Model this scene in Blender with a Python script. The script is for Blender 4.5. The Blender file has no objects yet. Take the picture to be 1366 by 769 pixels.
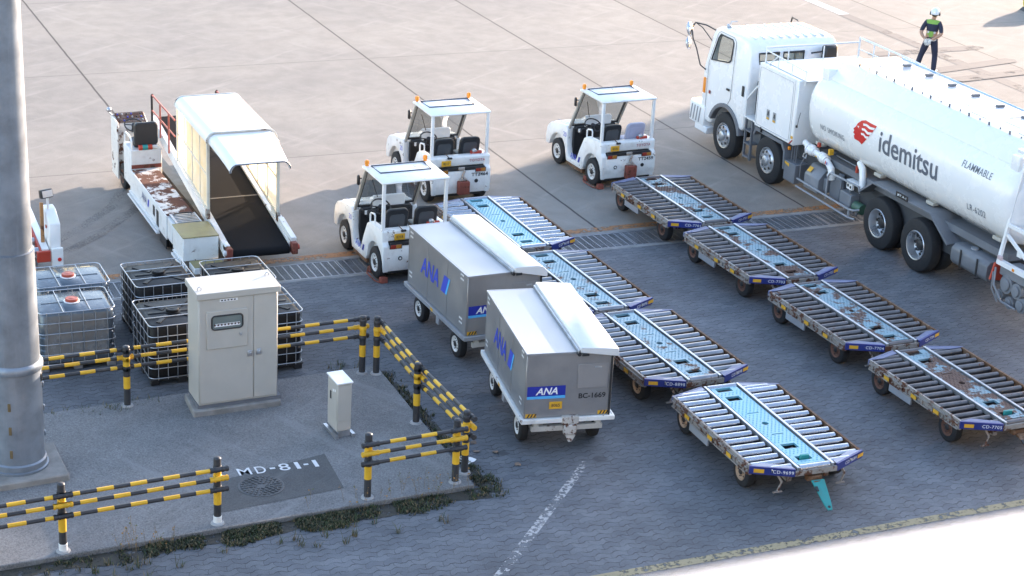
import bpy, bmesh, math, random
from mathutils import Vector, Matrix
random.seed(7)
PI = math.pi
scene = bpy.context.scene
COL = scene.collection
rad = math.radians

# ------------------------------------------------------------------ helpers
class MB:
    """collects shapes and links them as ONE mesh object"""
    def __init__(self):
        self.v = []; self.f = []; self.m = []; self.s = []; self.k = 0
        self.M = None
    def add(self, vs, fs, mi=0):
        o = len(self.v)
        if self.M is not None:
            vs = [self.M @ Vector(p) for p in vs]
        self.v.extend([tuple(p) for p in vs])
        for f in fs:
            self.f.append([i + o for i in f]); self.m.append(mi); self.s.append(self.k)
        self.k += 1
        return self
    def box(self, x0, x1, y0, y1, z0, z1, bev=0.0, mi=0, seg=1):
        if x0 > x1: x0, x1 = x1, x0
        if y0 > y1: y0, y1 = y1, y0
        if z0 > z1: z0, z1 = z1, z0
        if bev <= 0:
            vs = [(x0,y0,z0),(x1,y0,z0),(x1,y1,z0),(x0,y1,z0),(x0,y0,z1),(x1,y0,z1),(x1,y1,z1),(x0,y1,z1)]
            return self.add(vs, [(3,2,1,0),(4,5,6,7),(0,1,5,4),(1,2,6,5),(2,3,7,6),(3,0,4,7)], mi)
        bm = bmesh.new()
        bmesh.ops.create_cube(bm, size=1.0)
        for v in bm.verts:
            v.co = ((x0+x1)/2 + v.co.x*(x1-x0), (y0+y1)/2 + v.co.y*(y1-y0), (z0+z1)/2 + v.co.z*(z1-z0))
        b = min(bev, .45*min(x1-x0, y1-y0, z1-z0))
        bmesh.ops.bevel(bm, geom=list(bm.edges), offset=b, segments=seg, affect='EDGES', profile=.5)
        return self.bm(bm, mi)
    def bm(self, bm, mi=0):
        bm.verts.index_update()
        vs = [v.co.copy() for v in bm.verts]; fs = [[v.index for v in f.verts] for f in bm.faces]
        bm.free()
        return self.add(vs, fs, mi)
    def bar(self, a, b, w, h, mi=0, up=(0,0,1)):
        """rectangular bar from a to b"""
        a = Vector(a); b = Vector(b); d = (b-a).normalized(); up = Vector(up)
        if abs(d.dot(up)) > .98: up = Vector((0,1,0))
        s = d.cross(up).normalized(); u = s.cross(d)
        vs = []
        for p in (a, b):
            for (i, j) in ((-1,-1),(1,-1),(1,1),(-1,1)):
                vs.append(p + s*(i*w/2) + u*(j*h/2))
        return self.add(vs, [(3,2,1,0),(4,5,6,7),(0,1,5,4),(1,2,6,5),(2,3,7,6),(3,0,4,7)], mi)
    def tube(self, pts, r, seg=8, closed=False, mi=0, caps=True):
        pts = [Vector(p) for p in pts]; n = len(pts)
        rs = r if isinstance(r, (list, tuple)) else [r]*n
        vs = []; fs = []
        ref = None
        for i, p in enumerate(pts):
            if closed:
                d = (pts[(i+1) % n]-pts[i-1]).normalized()
            else:
                d = (pts[min(i+1, n-1)]-pts[max(i-1, 0)]).normalized()
            if ref is None:
                ref = Vector((0,0,1)) if abs(d.z) < .9 else Vector((1,0,0))
                s = d.cross(ref).normalized()
            else:
                s = (s - d*s.dot(d))
                s = s.normalized() if s.length > 1e-6 else d.orthogonal().normalized()
            u = d.cross(s)
            k = 1.0
            if 0 < i < n-1 or closed:
                a1 = (pts[i]-pts[i-1]).normalized(); c = max(.3, d.dot(a1)); k = 1/c if c < .999 else 1
                k = min(k, 1.5)
            for j in range(seg):
                t = 2*PI*j/seg
                vs.append(p + (s*math.cos(t) + u*math.sin(t))*rs[i]*k)
        m = n if closed else n-1
        for i in range(m):
            a = i*seg; b = ((i+1) % n)*seg
            for j in range(seg):
                k2 = (j+1) % seg
                fs.append((a+j, a+k2, b+k2, b+j))
        if caps and not closed:
            fs.append(tuple(range(seg-1, -1, -1))); fs.append(tuple((n-1)*seg + j for j in range(seg)))
        return self.add(vs, fs, mi)
    def cyl(self, a, b, r, seg=12, mi=0, r2=None):
        return self.tube([a, b], [r, r if r2 is None else r2], seg, mi=mi)
    def lathe(self, prof, c=(0,0,0), axis='z', seg=24, mi=0, close=True):
        """prof: list of (r, h) along axis"""
        c = Vector(c); vs = []; fs = []
        for (r, h) in prof:
            for j in range(seg):
                t = 2*PI*j/seg
                a, b = r*math.cos(t), r*math.sin(t)
                vs.append(c + (Vector((a,b,h)) if axis == 'z' else Vector((h,a,b)) if axis == 'x' else Vector((b,h,a))))
        n = len(prof)
        for i in range(n-1):
            for j in range(seg):
                k = (j+1) % seg
                fs.append((i*seg+j, i*seg+k, (i+1)*seg+k, (i+1)*seg+j))
        if close:
            fs.append(tuple(range(seg-1, -1, -1))); fs.append(tuple((n-1)*seg+j for j in range(seg)))
        return self.add(vs, fs, mi)
    def prism(self, poly, a0, a1, axis='x', mi=0, bev=0.0, seg=1):
        """poly 2D: axis x -> (y,z); y -> (x,z); z -> (x,y)"""
        def P(p, a):
            return (a, p[0], p[1]) if axis == 'x' else (p[0], a, p[1]) if axis == 'y' else (p[0], p[1], a)
        n = len(poly)
        vs = [P(p, a0) for p in poly] + [P(p, a1) for p in poly]
        fs = [tuple(range(n)), tuple(range(2*n-1, n-1, -1))] + [(i, i+n, (i+1) % n + n, (i+1) % n) for i in range(n)]
        bm = bmesh.new()
        bv = [bm.verts.new(v) for v in vs]
        for f in fs: bm.faces.new([bv[i] for i in f])
        bmesh.ops.recalc_face_normals(bm, faces=bm.faces)
        if bev > 0:
            es = [e for e in bm.edges if len(e.link_faces) == 2 and e.calc_face_angle(0) > rad(25)]
            bmesh.ops.bevel(bm, geom=es, offset=bev, segments=seg, affect='EDGES', profile=.5)
        return self.bm(bm, mi)
    def loft(self, rings, mi=0, caps=True, closed=True):
        n = len(rings[0]); vs = [p for r in rings for p in r]; fs = []
        for i in range(len(rings)-1):
            for j in range(n if closed else n-1):
                k = (j+1) % n
                fs.append((i*n+j, i*n+k, (i+1)*n+k, (i+1)*n+j))
        if caps and closed:
            fs.append(tuple(range(n-1, -1, -1))); fs.append(tuple((len(rings)-1)*n+j for j in range(n)))
        return self.add(vs, fs, mi)
    def sphere(self, c, r, seg=12, rings=8, mi=0, sc=(1,1,1)):
        bm = bmesh.new(); bmesh.ops.create_uvsphere(bm, u_segments=seg, v_segments=rings, radius=r)
        for v in bm.verts: v.co = (c[0]+v.co.x*sc[0], c[1]+v.co.y*sc[1], c[2]+v.co.z*sc[2])
        return self.bm(bm, mi)
    def quad(self, a, b, c, d, mi=0):
        return self.add([a,b,c,d], [(0,1,2,3)], mi)
    def mesh(self, name, mats, smooth=38):
        me = bpy.data.meshes.new(name)
        me.from_pydata(self.v, [], self.f)
        bm = bmesh.new(); bm.from_mesh(me)
        bmesh.ops.recalc_face_normals(bm, faces=bm.faces); bm.to_mesh(me); bm.free()
        if not isinstance(mats, (list, tuple)): mats = [mats]
        for m in mats: me.materials.append(m)
        if len(mats) > 1: me.polygons.foreach_set('material_index', self.m)
        if smooth:
            me.polygons.foreach_set('use_smooth', [True]*len(me.polygons))
            me.set_sharp_from_angle(angle=rad(smooth))
        me.update()
        return me
    def each(self, name, mats, parent=None, smooth=38):
        """one object per added shape"""
        out = []
        for k in range(self.k):
            idx = [i for i, s in enumerate(self.s) if s == k]
            if not idx: continue
            mp = {}; q = MB()
            for i in idx:
                for v in self.f[i]:
                    if v not in mp: mp[v] = len(q.v); q.v.append(self.v[v])
                q.f.append([mp[v] for v in self.f[i]]); q.m.append(self.m[i])
            out.append(q.build(name, mats, parent, smooth))
        return out
    def build(self, name, mats, parent=None, smooth=38, loc=(0,0,0)):
        return link(name, self.mesh(name, mats, smooth), parent, loc)

def link(name, me, parent=None, loc=(0,0,0)):
    o = bpy.data.objects.new(name, me); COL.objects.link(o)
    o.location = loc
    if parent is not None: o.parent = parent
    return o
def tag(o, label, cat, group=None):
    o['label'] = label; o['category'] = cat
    if group: o['group'] = group
    return o
def thing(name, label, cat, loc=(0,0,0), rotz=0.0, group=None):
    o = bpy.data.objects.new(name, None); COL.objects.link(o)
    o.empty_display_size = .2
    o.location = loc; o.rotation_euler = (0,0,rotz)
    return tag(o, label, cat, group)
def struct(o, kind='structure'):
    o['kind'] = kind; return o
def copy_tree(o, parent=None):
    c = o.copy(); COL.objects.link(c); c.parent = parent
    for ch in list(o.children): copy_tree(ch, c)
    return c
def boolean(me, cutters):
    """mesh minus cutter meshes"""
    tmp = bpy.data.objects.new('tmp', me); COL.objects.link(tmp); cs = []
    for c in cutters:
        co = bpy.data.objects.new('cut', c); COL.objects.link(co); cs.append(co)
        md = tmp.modifiers.new('b', 'BOOLEAN'); md.operation = 'DIFFERENCE'; md.object = co; md.solver = 'EXACT'
    bpy.context.view_layer.update()
    dg = bpy.context.evaluated_depsgraph_get()
    out = bpy.data.meshes.new_from_object(tmp.evaluated_get(dg))
    for co in cs: bpy.data.objects.remove(co)
    bpy.data.objects.remove(tmp)
    out.polygons.foreach_set('use_smooth', [True]*len(out.polygons)); out.set_sharp_from_angle(angle=rad(34))
    return out

_txt = {}
def text2d(s, shear=0.0, bold=0.0, space=1.0):
    """flat outline text as (verts, faces), box-normalised to 0..1"""
    key = (s, shear, bold, space)
    if key in _txt: return _txt[key]
    cu = bpy.data.curves.new('t', 'FONT'); cu.body = s; cu.shear = shear; cu.offset = bold; cu.space_character = space
    cu.resolution_u = 4; cu.fill_mode = 'BOTH' if hasattr(cu, 'fill_mode') else cu.fill_mode
    o = bpy.data.objects.new('t', cu); COL.objects.link(o)
    bpy.context.view_layer.update()
    dg = bpy.context.evaluated_depsgraph_get()
    me = bpy.data.meshes.new_from_object(o.evaluated_get(dg))
    vs = [v.co.copy() for v in me.vertices]; fs = [list(p.vertices) for p in me.polygons]
    x0 = min(v.x for v in vs); x1 = max(v.x for v in vs); y0 = min(v.y for v in vs); y1 = max(v.y for v in vs)
    vs = [((v.x-x0)/(x1-x0), (v.y-y0)/(y1-y0)) for v in vs]
    bpy.data.objects.remove(o); bpy.data.curves.remove(cu); bpy.data.meshes.remove(me)
    _txt[key] = (vs, fs)
    return vs, fs
def letter(mb, s, org, U, V, w, h, mi=0, shear=0.0, bold=0.0, space=1.0, fmap=None):
    """writes s in the box w x h whose corner is org, along U and V"""
    vs, fs = text2d(s, shear, bold, space)
    org = Vector(org); U = Vector(U); V = Vector(V)
    if fmap is None:
        pts = [org + U*(u*w) + V*(v*h) for u, v in vs]
    else:
        bm = bmesh.new(); bv = [bm.verts.new((u*w, v*h, 0)) for u, v in vs]
        for f in fs:
            try: bm.faces.new([bv[i] for i in f])
            except ValueError: pass
        bmesh.ops.triangulate(bm, faces=bm.faces)
        for _ in range(2):
            es = [e for e in bm.edges if abs(e.verts[0].co.y-e.verts[1].co.y) > h*.18]
            if es: bmesh.ops.subdivide_edges(bm, edges=es, cuts=1)
        bmesh.ops.triangulate(bm, faces=bm.faces)
        bm.verts.index_update()
        pts = [fmap(v.co.x, v.co.y) for v in bm.verts]; fs = [[v.index for v in f.verts] for f in bm.faces]
        bm.free()
    mb.add(pts, fs, mi)
def decal(name, s, org, U, V, w, h, m, parent, **k):
    mb = MB(); letter(mb, s, org, U, V, w, h, **k)
    return mb.build(name, m, parent, smooth=0)

# ------------------------------------------------------------------ materials
def nodes_of(m):
    m.use_nodes = True; return m.node_tree.nodes, m.node_tree.links
def N(nt, t, **k):
    n = nt.nodes.new(t)
    for a, b in k.items():
        if a in n.inputs: n.inputs[a].default_value = b
        else: setattr(n, a, b)
    return n
def mixc(nt, fac, a, b, mode='MIX'):
    n = nt.nodes.new('ShaderNodeMix'); n.data_type = 'RGBA'; n.blend_type = mode
    for idx, val in ((0, fac), (6, a), (7, b)):
        if isinstance(val, (int, float)): n.inputs[idx].default_value = val
        elif isinstance(val, tuple): n.inputs[idx].default_value = (*val, 1) if len(val) == 3 else val
        else: nt.links.new(val, n.inputs[idx])
    return n.outputs[2]
def math_(nt, op, a, b=0.0, c=None):
    n = nt.nodes.new('ShaderNodeMath'); n.operation = op
    for i, v in enumerate((a, b) if c is None else (a, b, c)):
        if isinstance(v, (int, float)): n.inputs[i].default_value = v
        else: nt.links.new(v, n.inputs[i])
    return n.outputs[0]
def ramp(nt, src, p0, p1, c0=0.0, c1=1.0):
    n = nt.nodes.new('ShaderNodeMapRange'); n.inputs[1].default_value = p0; n.inputs[2].default_value = p1
    n.inputs[3].default_value = c0; n.inputs[4].default_value = c1; n.interpolation_type = 'SMOOTHSTEP'
    nt.links.new(src, n.inputs[0]); return n.outputs[0]
def noise(nt, vec, scale, detail=4.0, rough=.55, w=None):
    n = nt.nodes.new('ShaderNodeTexNoise'); n.inputs['Scale'].default_value = scale; n.inputs['Detail'].default_value = detail
    n.inputs['Roughness'].default_value = rough
    if w is not None:
        n.noise_dimensions = '4D'; nt.links.new(w, n.inputs['W'])
    nt.links.new(vec, n.inputs['Vector']); return n.outputs[0]
_mats = {}
def pm(name, color, rough=.5, metal=0.0, var=0.15, vscale=3.0, dirt=0.0, dirtcol=(.09,.075,.06), dscale=2.5, rust=0.0, rscale=4.0,
       rustcol=(.10,.035,.018), bump=0.0, bscale=60.0, streak=0.0, spec=.5, coat=0.0, trans=0.0):
    """paint, metal, rubber or plastic with tone variation, grime and rust patches"""
    if name in _mats: return _mats[name]
    m = bpy.data.materials.new(name); nds, lks = nodes_of(m); nt = m.node_tree
    b = nds['Principled BSDF']
    tc = N(nt, 'ShaderNodeTexCoord'); oi = N(nt, 'ShaderNodeObjectInfo')
    w = math_(nt, 'MULTIPLY', oi.outputs['Random'], 37.0)
    vec = tc.outputs['Object']
    c = color
    n1 = noise(nt, vec, vscale, 5, .6, w)
    k = ramp(nt, n1, .3, .7, 1-var, 1+var*.35)
    col = mixc(nt, 1.0, (*color, 1), k, 'MULTIPLY')
    rgh = None
    if streak:
        mp = N(nt, 'ShaderNodeMapping'); mp.inputs['Scale'].default_value = (9, 9, .7); lks.new(vec, mp.inputs[0])
        ns = noise(nt, mp.outputs[0], 2.2, 4, .6, w)
        col = mixc(nt, math_(nt, 'MULTIPLY', ramp(nt, ns, .52, .8), streak), col, dirtcol)
    if dirt:
        n2 = noise(nt, vec, dscale, 8, .68, w)
        col = mixc(nt, math_(nt, 'MULTIPLY', ramp(nt, n2, .48, .72), dirt), col, dirtcol)
    if rust:
        n3 = noise(nt, vec, rscale, 9, .7, w)
        t = .66-.30*rust
        fr = ramp(nt, n3, t, t+.05)
        n4 = noise(nt, vec, rscale*6, 3, .6, w)
        rc = mixc(nt, n4, (rustcol[0]*.5, rustcol[1]*.5, rustcol[2]*.5), (rustcol[0]*1.5, rustcol[1]*1.7, rustcol[2]*1.7))
        col = mixc(nt, fr, col, rc)
        rgh = math_(nt, 'MAXIMUM', math_(nt, 'MULTIPLY', fr, .85), rough)
        if metal: lks.new(math_(nt, 'MULTIPLY', math_(nt, 'SUBTRACT', 1.0, fr), metal), b.inputs['Metallic'])
    lks.new(col, b.inputs['Base Color'])
    if rgh is not None: lks.new(rgh, b.inputs['Roughness'])
    else:
        lks.new(ramp(nt, n1, .25, .75, max(.03, rough-.08), min(1, rough+.08)), b.inputs['Roughness'])
    if not (rust and metal): b.inputs['Metallic'].default_value = metal
    b.inputs['Specular IOR Level'].default_value = spec
    b.inputs['Coat Weight'].default_value = coat
    if trans: b.inputs['Transmission Weight'].default_value = trans
    if bump:
        nb = noise(nt, vec, bscale, 3, .6, w)
        bp = N(nt, 'ShaderNodeBump'); bp.inputs['Strength'].default_value = bump; bp.inputs['Distance'].default_value = .01
        lks.new(nb, bp.inputs['Height']); lks.new(bp.outputs[0], b.inputs['Normal'])
    _mats[name] = m
    return m

white = pm('white_paint', (.80,.80,.79), .38, var=.05, dirt=.22, dirtcol=(.42,.38,.33), dscale=3, coat=.1)
white_worn = pm('worn_white_paint', (.78,.78,.76), .42, var=.07, dirt=.35, dirtcol=(.36,.31,.26), dscale=4, rust=.17, rscale=7, streak=.15)
white_clean = pm('clean_white_paint', (.80,.80,.80), .25, var=.015, coat=.3)
white_rail = pm('white_rail_paint', (.80,.80,.80), .4, var=.05)
cream = pm('cream_enamel', (.455,.435,.39), .42, var=.04, dirt=.12, dirtcol=(.38,.35,.3), streak=.12)
dark = pm('dark_plastic', (.022,.022,.024), .5, var=.2)
black_rub = pm('tyre_rubber', (.018,.018,.020), .82, var=.25, dirt=.35, dirtcol=(.045,.042,.04), dscale=9)
seat_blk = pm('black_vinyl', (.022,.023,.026), .48, var=.2)
seat_lav = pm('lavender_vinyl', (.42,.43,.56), .5, var=.1)
grey_paint = pm('grey_chassis_paint', (.155,.165,.185), .45, var=.12, dirt=.3, dirtcol=(.06,.055,.05))
grey_lt = pm('light_grey_paint', (.30,.31,.33), .42, var=.1, dirt=.2)
steel = pm('galvanised_steel', (.50,.52,.55), .42, .85, var=.25, vscale=6, dirt=.2, dirtcol=(.2,.19,.18))
zinc = pm('zinc_tube', (.47,.49,.52), .35, .75, var=.15, vscale=8)
alu = pm('aluminium_sheet', (.345,.34,.34), .40, .55, var=.12, vscale=1.6, dirt=.15, dirtcol=(.26,.24,.22), streak=.18)
alu_top = pm('aluminium_top', (.36,.365,.38), .42, .5, var=.08, vscale=1.4, dirt=.12, dirtcol=(.36,.35,.33))
roller_steel = pm('roller_steel', (.46,.48,.52), .24, 1.0, var=.2, vscale=5, dirt=.3, dirtcol=(.20,.19,.19))
roller_worn = pm('worn_roller_steel', (.14,.135,.14), .38, .6, var=.3, vscale=5, dirt=.5, dirtcol=(.15,.125,.115), rust=.16, rscale=5)
roller_mid = pm('scuffed_roller_steel', (.28,.29,.31), .28, .9, var=.25, vscale=5, dirt=.4, dirtcol=(.17,.15,.14), rust=.10, rscale=5)
rust_frame = pm('rusty_frame', (.34,.31,.28), .6, .1, var=.3, dirt=.7, dirtcol=(.12,.08,.06), dscale=6, rust=.52, rscale=8)
rust_edge = pm('rusty_edge_channel', (.24,.14,.085), .7, .1, var=.35, dirt=.4, rust=.62, rscale=6, rustcol=(.13,.055,.025))
rust_dark = pm('dark_rusty_pan', (.17,.115,.10), .8, 0, var=.45, dirt=.5, dirtcol=(.06,.04,.035), rust=.5, rscale=6, rustcol=(.16,.08,.055))
pan_dark = pm('dark_pan', (.055,.052,.052), .7, 0, var=.5, dirt=.3, rust=.35, rscale=5, rustcol=(.10,.05,.035))
blue_bar = pm('blue_bumper_paint', (.020,.034,.195), .4, var=.2, dirt=.3, dirtcol=(.06,.05,.07), dscale=6)
blue_pale = pm('faded_blue_paint', (.15,.17,.29), .5, var=.3, dirt=.5, dirtcol=(.2,.2,.22), dscale=6)
plate_new = pm('pale_blue_plate', (.20,.47,.57), .38, .1, var=.12, dirt=.15, dirtcol=(.2,.25,.27), dscale=5)
plate_mid = pm('worn_pale_blue_plate', (.22,.38,.45), .45, .1, var=.25, dirt=.8, dirtcol=(.2,.18,.17), dscale=4, rust=.35, rscale=4, rustcol=(.14,.08,.06))
plate_old = pm('rusted_pale_blue_plate', (.20,.34,.405), .5, .1, var=.3, dirt=.9, dirtcol=(.17,.15,.145), dscale=3, rust=.60, rscale=1.8, rustcol=(.12,.065,.05))
yellow = pm('yellow_paint', (.72,.42,.025), .5, var=.1, dirt=.25, dirtcol=(.25,.16,.03), dscale=8)
yellow_pl = pm('yellow_plate', (.70,.38,.03), .45, var=.08)
blk_paint = pm('black_paint', (.035,.037,.042), .48, var=.2, dirt=.25, dirtcol=(.10,.09,.085), dscale=8)
orange_lens = pm('orange_lens', (.85,.28,.02), .25, var=.1, coat=.3)
red_lens = pm('red_lens', (.30,.035,.02), .3, var=.1)
red_paint = pm('red_paint', (.46,.055,.03), .45, var=.15, dirt=.3, dirtcol=(.12,.04,.03))
red_rail = pm('faded_red_rail', (.42,.10,.07), .5, var=.2, dirt=.3, dirtcol=(.3,.22,.2))
red_mark = pm('red_mark', (.58,.03,.025), .35, var=.04)
red_rust = pm('rusty_red_paint', (.24,.06,.04), .6, var=.25, rust=.45, rscale=9)
grey_text = pm('grey_lettering', (.115,.13,.16), .4, var=.03)
black_text = pm('black_lettering', (.025,.027,.032), .45, var=.03)
blue_text = pm('blue_lettering', (.045,.075,.50), .4, var=.05)
navy_text = pm('navy_panel', (.018,.03,.30), .38, var=.05)
lightblue = pm('light_blue_stripe', (.09,.42,.80), .38, var=.05)
white_text = pm('white_lettering', (.84,.84,.84), .45, var=.04)
red_text = pm('red_lettering', (.42,.09,.09), .45, var=.05)
teal = pm('teal_paint', (.025,.27,.26), .45, var=.15, dirt=.3, dirtcol=(.1,.12,.1), dscale=7)
rim_silver = pm('silver_rim', (.60,.61,.63), .3, .8, var=.1, dirt=.2, dirtcol=(.25,.23,.2))
rim_white = pm('white_rim', (.70,.69,.66), .5, var=.1, dirt=.4, dirtcol=(.3,.25,.2), dscale=8)
rim_rust = pm('rusty_rim', (.16,.075,.05), .7, var=.3, dirt=.3)
rim_orange = pm('weathered_rim', (.46,.32,.22), .6, var=.3, dirt=.3, rust=.35)
ibc_black = pm('black_polyethylene', (.010,.0105,.012), .45, var=.25, vscale=4, spec=.18)
ibc_clear = pm('clouded_polyethylene', (.36,.41,.47), .28, .25, var=.22, vscale=3, dirt=.25, dirtcol=(.45,.45,.45))
ibc_sheet = pm('foil_jacket', (.105,.13,.155), .24, .3, var=.25, vscale=4, bump=.5, bscale=7)
cap_red = pm('red_cap', (.36,.07,.04), .45, var=.1)
skin_m = pm('skin', (.42,.25,.17), .55, var=.06)
navy_cloth = pm('navy_cloth', (.022,.027,.055), .8, var=.25, vscale=9, bump=.3, bscale=30)
hivis = pm('lime_fabric', (.22,.40,.07), .7, var=.12, vscale=9)
reflect_m = pm('reflective_band', (.62,.64,.64), .4, .2, var=.08)
glove_m = pm('white_glove', (.72,.72,.70), .8, var=.12, vscale=12)
helmet_m = pm('white_helmet', (.74,.76,.80), .3, var=.05, coat=.3)
boot_m = pm('black_leather', (.02,.02,.02), .45, var=.2)
belt_rub = pm('belt_rubber', (.013,.013,.0145), .9, var=.25, vscale=2, dirt=.2, dirtcol=(.022,.021,.02), dscale=3, bump=.1, bscale=40, spec=.12)
diamond = pm('chequer_plate', (.60,.62,.64), .4, .5, var=.1, bump=.4, bscale=45)
deck_rust = pm('rusted_white_deck', (.72,.70,.67), .5, var=.1, dirt=.3, dirtcol=(.3,.22,.16), rust=.68, rscale=2.6, rustcol=(.11,.035,.02))
mustard = pm('mustard_box_lid', (.34,.29,.13), .5, var=.2, dirt=.3)
concrete_blk = pm('plinth_concrete', (.26,.25,.235), .9, var=.3, dirt=.4, dirtcol=(.13,.115,.1), bump=.4, bscale=40)
pole_zinc = pm('pole_zinc', (.235,.27,.315), .45, .5, var=.3, vscale=2.2, dirt=.4, dirtcol=(.33,.36,.40), dscale=1.6, streak=.35)
building_m = pm('terminal_cladding', (.55,.55,.55), .6, var=.08)
parapet_m = pm('parapet_paint', (.84,.84,.83), .5, var=.03)
drum_y = pm('yellow_drum_paint', (.62,.48,.03), .5, var=.1)
rubber_hose = pm('black_hose', (.02,.02,.02), .6, var=.2)
green_m = pm('green_motor', (.06,.13,.09), .5, var=.2)

def glass_mat(name, tint=(.75,.8,.8), rough=.02):
    m = bpy.data.materials.new(name); nds, lks = nodes_of(m); nt = m.node_tree
    nds.remove(nds['Principled BSDF'])
    tr = N(nt, 'ShaderNodeBsdfTransparent'); tr.inputs[0].default_value = (*tint, 1)
    gl = N(nt, 'ShaderNodeBsdfGlossy'); gl.inputs['Roughness'].default_value = rough; gl.inputs[0].default_value = (1,1,1,1)
    lw = N(nt, 'ShaderNodeLayerWeight'); lw.inputs[0].default_value = .25
    mx = N(nt, 'ShaderNodeMixShader')
    lks.new(math_(nt, 'ADD', math_(nt, 'MULTIPLY', lw.outputs[0], .5), .05), mx.inputs[0])
    lks.new(tr.outputs[0], mx.inputs[1]); lks.new(gl.outputs[0], mx.inputs[2])
    lks.new(mx.outputs[0], nds['Material Output'].inputs[0])
    return m
glass = glass_mat('window_glass')
def translucent_mat():
    m = bpy.data.materials.new('yellowed_sheet'); nds, lks = nodes_of(m); nt = m.node_tree
    nds.remove(nds['Principled BSDF'])
    tc = N(nt, 'ShaderNodeTexCoord')
    n = noise(nt, tc.outputs['Object'], 2.5, 5, .6)
    col = mixc(nt, ramp(nt, n, .3, .7), (.84,.80,.68), (.76,.67,.47))
    df = N(nt, 'ShaderNodeBsdfDiffuse'); tl = N(nt, 'ShaderNodeBsdfTranslucent'); mx = N(nt, 'ShaderNodeMixShader'); mx.inputs[0].default_value = .55
    lks.new(col, df.inputs[0]); lks.new(col, tl.inputs[0]); lks.new(df.outputs[0], mx.inputs[1]); lks.new(tl.outputs[0], mx.inputs[2])
    lks.new(mx.outputs[0], nds['Material Output'].inputs[0])
    return m
sheet_m = translucent_mat()

JX = [-13.4, -5.9, 1.57, 9.07, 16.56, 21.49, 26.37, 34.03, 41.5, 49.0, 56.5]
JY = [38.45, 46.32, 54.2, 62.1, 70.0, 77.9]
def ground_mat(name, base, joints=True, speck=0.0, streaks=0.0):
    m = bpy.data.materials.new(name); nds, lks = nodes_of(m); nt = m.node_tree; b = nds['Principled BSDF']
    g = N(nt, 'ShaderNodeNewGeometry'); P = g.outputs['Position']
    n1 = noise(nt, P, .22, 6, .6); n2 = noise(nt, P, 1.7, 6, .65); n3 = noise(nt, P, 45, 3, .7)
    col = mixc(nt, ramp(nt, n1, .3, .7), (base[0]*.88, base[1]*.885, base[2]*.90), (base[0]*1.08, base[1]*1.07, base[2]*1.05))
    col = mixc(nt, 1.0, col, ramp(nt, n2, .3, .7, .88, 1.06), 'MULTIPLY')
    col = mixc(nt, 1.0, col, ramp(nt, n3, .25, .75, 1-.12-speck, 1.08+speck), 'MULTIPLY')
    if streaks:
        for ang, sc, amt, hi in ((35, (.35, 3.2, 1), streaks, True), (-62, (.25, 2.4, 1), streaks*.8, True), (4, (.12, 1.1, 1), streaks*.8, False)):
            mp = N(nt, 'ShaderNodeMapping'); mp.vector_type = 'TEXTURE'; mp.inputs['Rotation'].default_value = (0,0,rad(ang)); mp.inputs['Scale'].default_value = (1/sc[0], 1/sc[1], 1)
            lks.new(P, mp.inputs[0])
            ns = noise(nt, mp.outputs[0], 1.0, 5, .62)
            tgt = (base[0]*1.3, base[1]*1.3, base[2]*1.3) if hi else (base[0]*.75, base[1]*.75, base[2]*.78)
            col = mixc(nt, math_(nt, 'MULTIPLY', ramp(nt, ns, .55, .75), amt), col, tgt)
    if joints:
        sx = N(nt, 'ShaderNodeSeparateXYZ'); lks.new(P, sx.inputs[0])
        nz = noise(nt, P, 2.0, 4, .6)
        wob = math_(nt, 'MULTIPLY', math_(nt, 'SUBTRACT', nz, .5), .035)
        def near(axis, vals):
            d = None
            s = math_(nt, 'ADD', sx.outputs[axis], wob)
            for v in vals:
                a = math_(nt, 'ABSOLUTE', math_(nt, 'SUBTRACT', s, v))
                d = a if d is None else math_(nt, 'MINIMUM', d, a)
            return d
        dx = near('X', JX); dy = near('Y', JY)
        rs = random.Random(5)
        def tone(axis, vals, amp):
            acc = None; prev = 0.0
            for v in vals:
                cur = rs.uniform(-amp, amp)
                st = math_(nt, 'MULTIPLY', math_(nt, 'GREATER_THAN', sx.outputs[axis], v), cur-prev); prev = cur
                acc = st if acc is None else math_(nt, 'ADD', acc, st)
            return acc
        tn = math_(nt, 'ADD', math_(nt, 'ADD', tone('X', JX, .045), tone('Y', JY, .035)), .985)
        col = mixc(nt, 1.0, col, tn, 'MULTIPLY')
        jx = ramp(nt, dx, .016, .034, 1, 0); jy = math_(nt, 'MULTIPLY', ramp(nt, dy, .010, .024, 1, 0), .62)
        # grime beside the joints
        sm = math_(nt, 'MULTIPLY', ramp(nt, math_(nt, 'MINIMUM', dx, dy), .02, .35, 1, 0), math_(nt, 'MULTIPLY', ramp(nt, n2, .42, .7), .22))
        col = mixc(nt, sm, col, (base[0]*.6, base[1]*.6, base[2]*.62))
        j = math_(nt, 'MAXIMUM', jx, jy)
        col = mixc(nt, math_(nt, 'MULTIPLY', j, .9), col, (.035,.034,.034))
    lks.new(col, b.inputs['Base Color']); b.inputs['Roughness'].default_value = .82; b.inputs['Specular IOR Level'].default_value = .3
    bp = N(nt, 'ShaderNodeBump'); bp.inputs['Strength'].default_value = .25; bp.inputs['Distance'].default_value = .01
    lks.new(n3, bp.inputs['Height']); lks.new(bp.outputs[0], b.inputs['Normal'])
    return m
apron_m = ground_mat('apron_concrete', (.243,.227,.206), True, .05, .6)
pad_m = ground_mat('exposed_aggregate', (.178,.180,.182), False, .28, .9)
slab_m = ground_mat('dark_screed', (.098,.100,.101), False, .14, .8)

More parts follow.
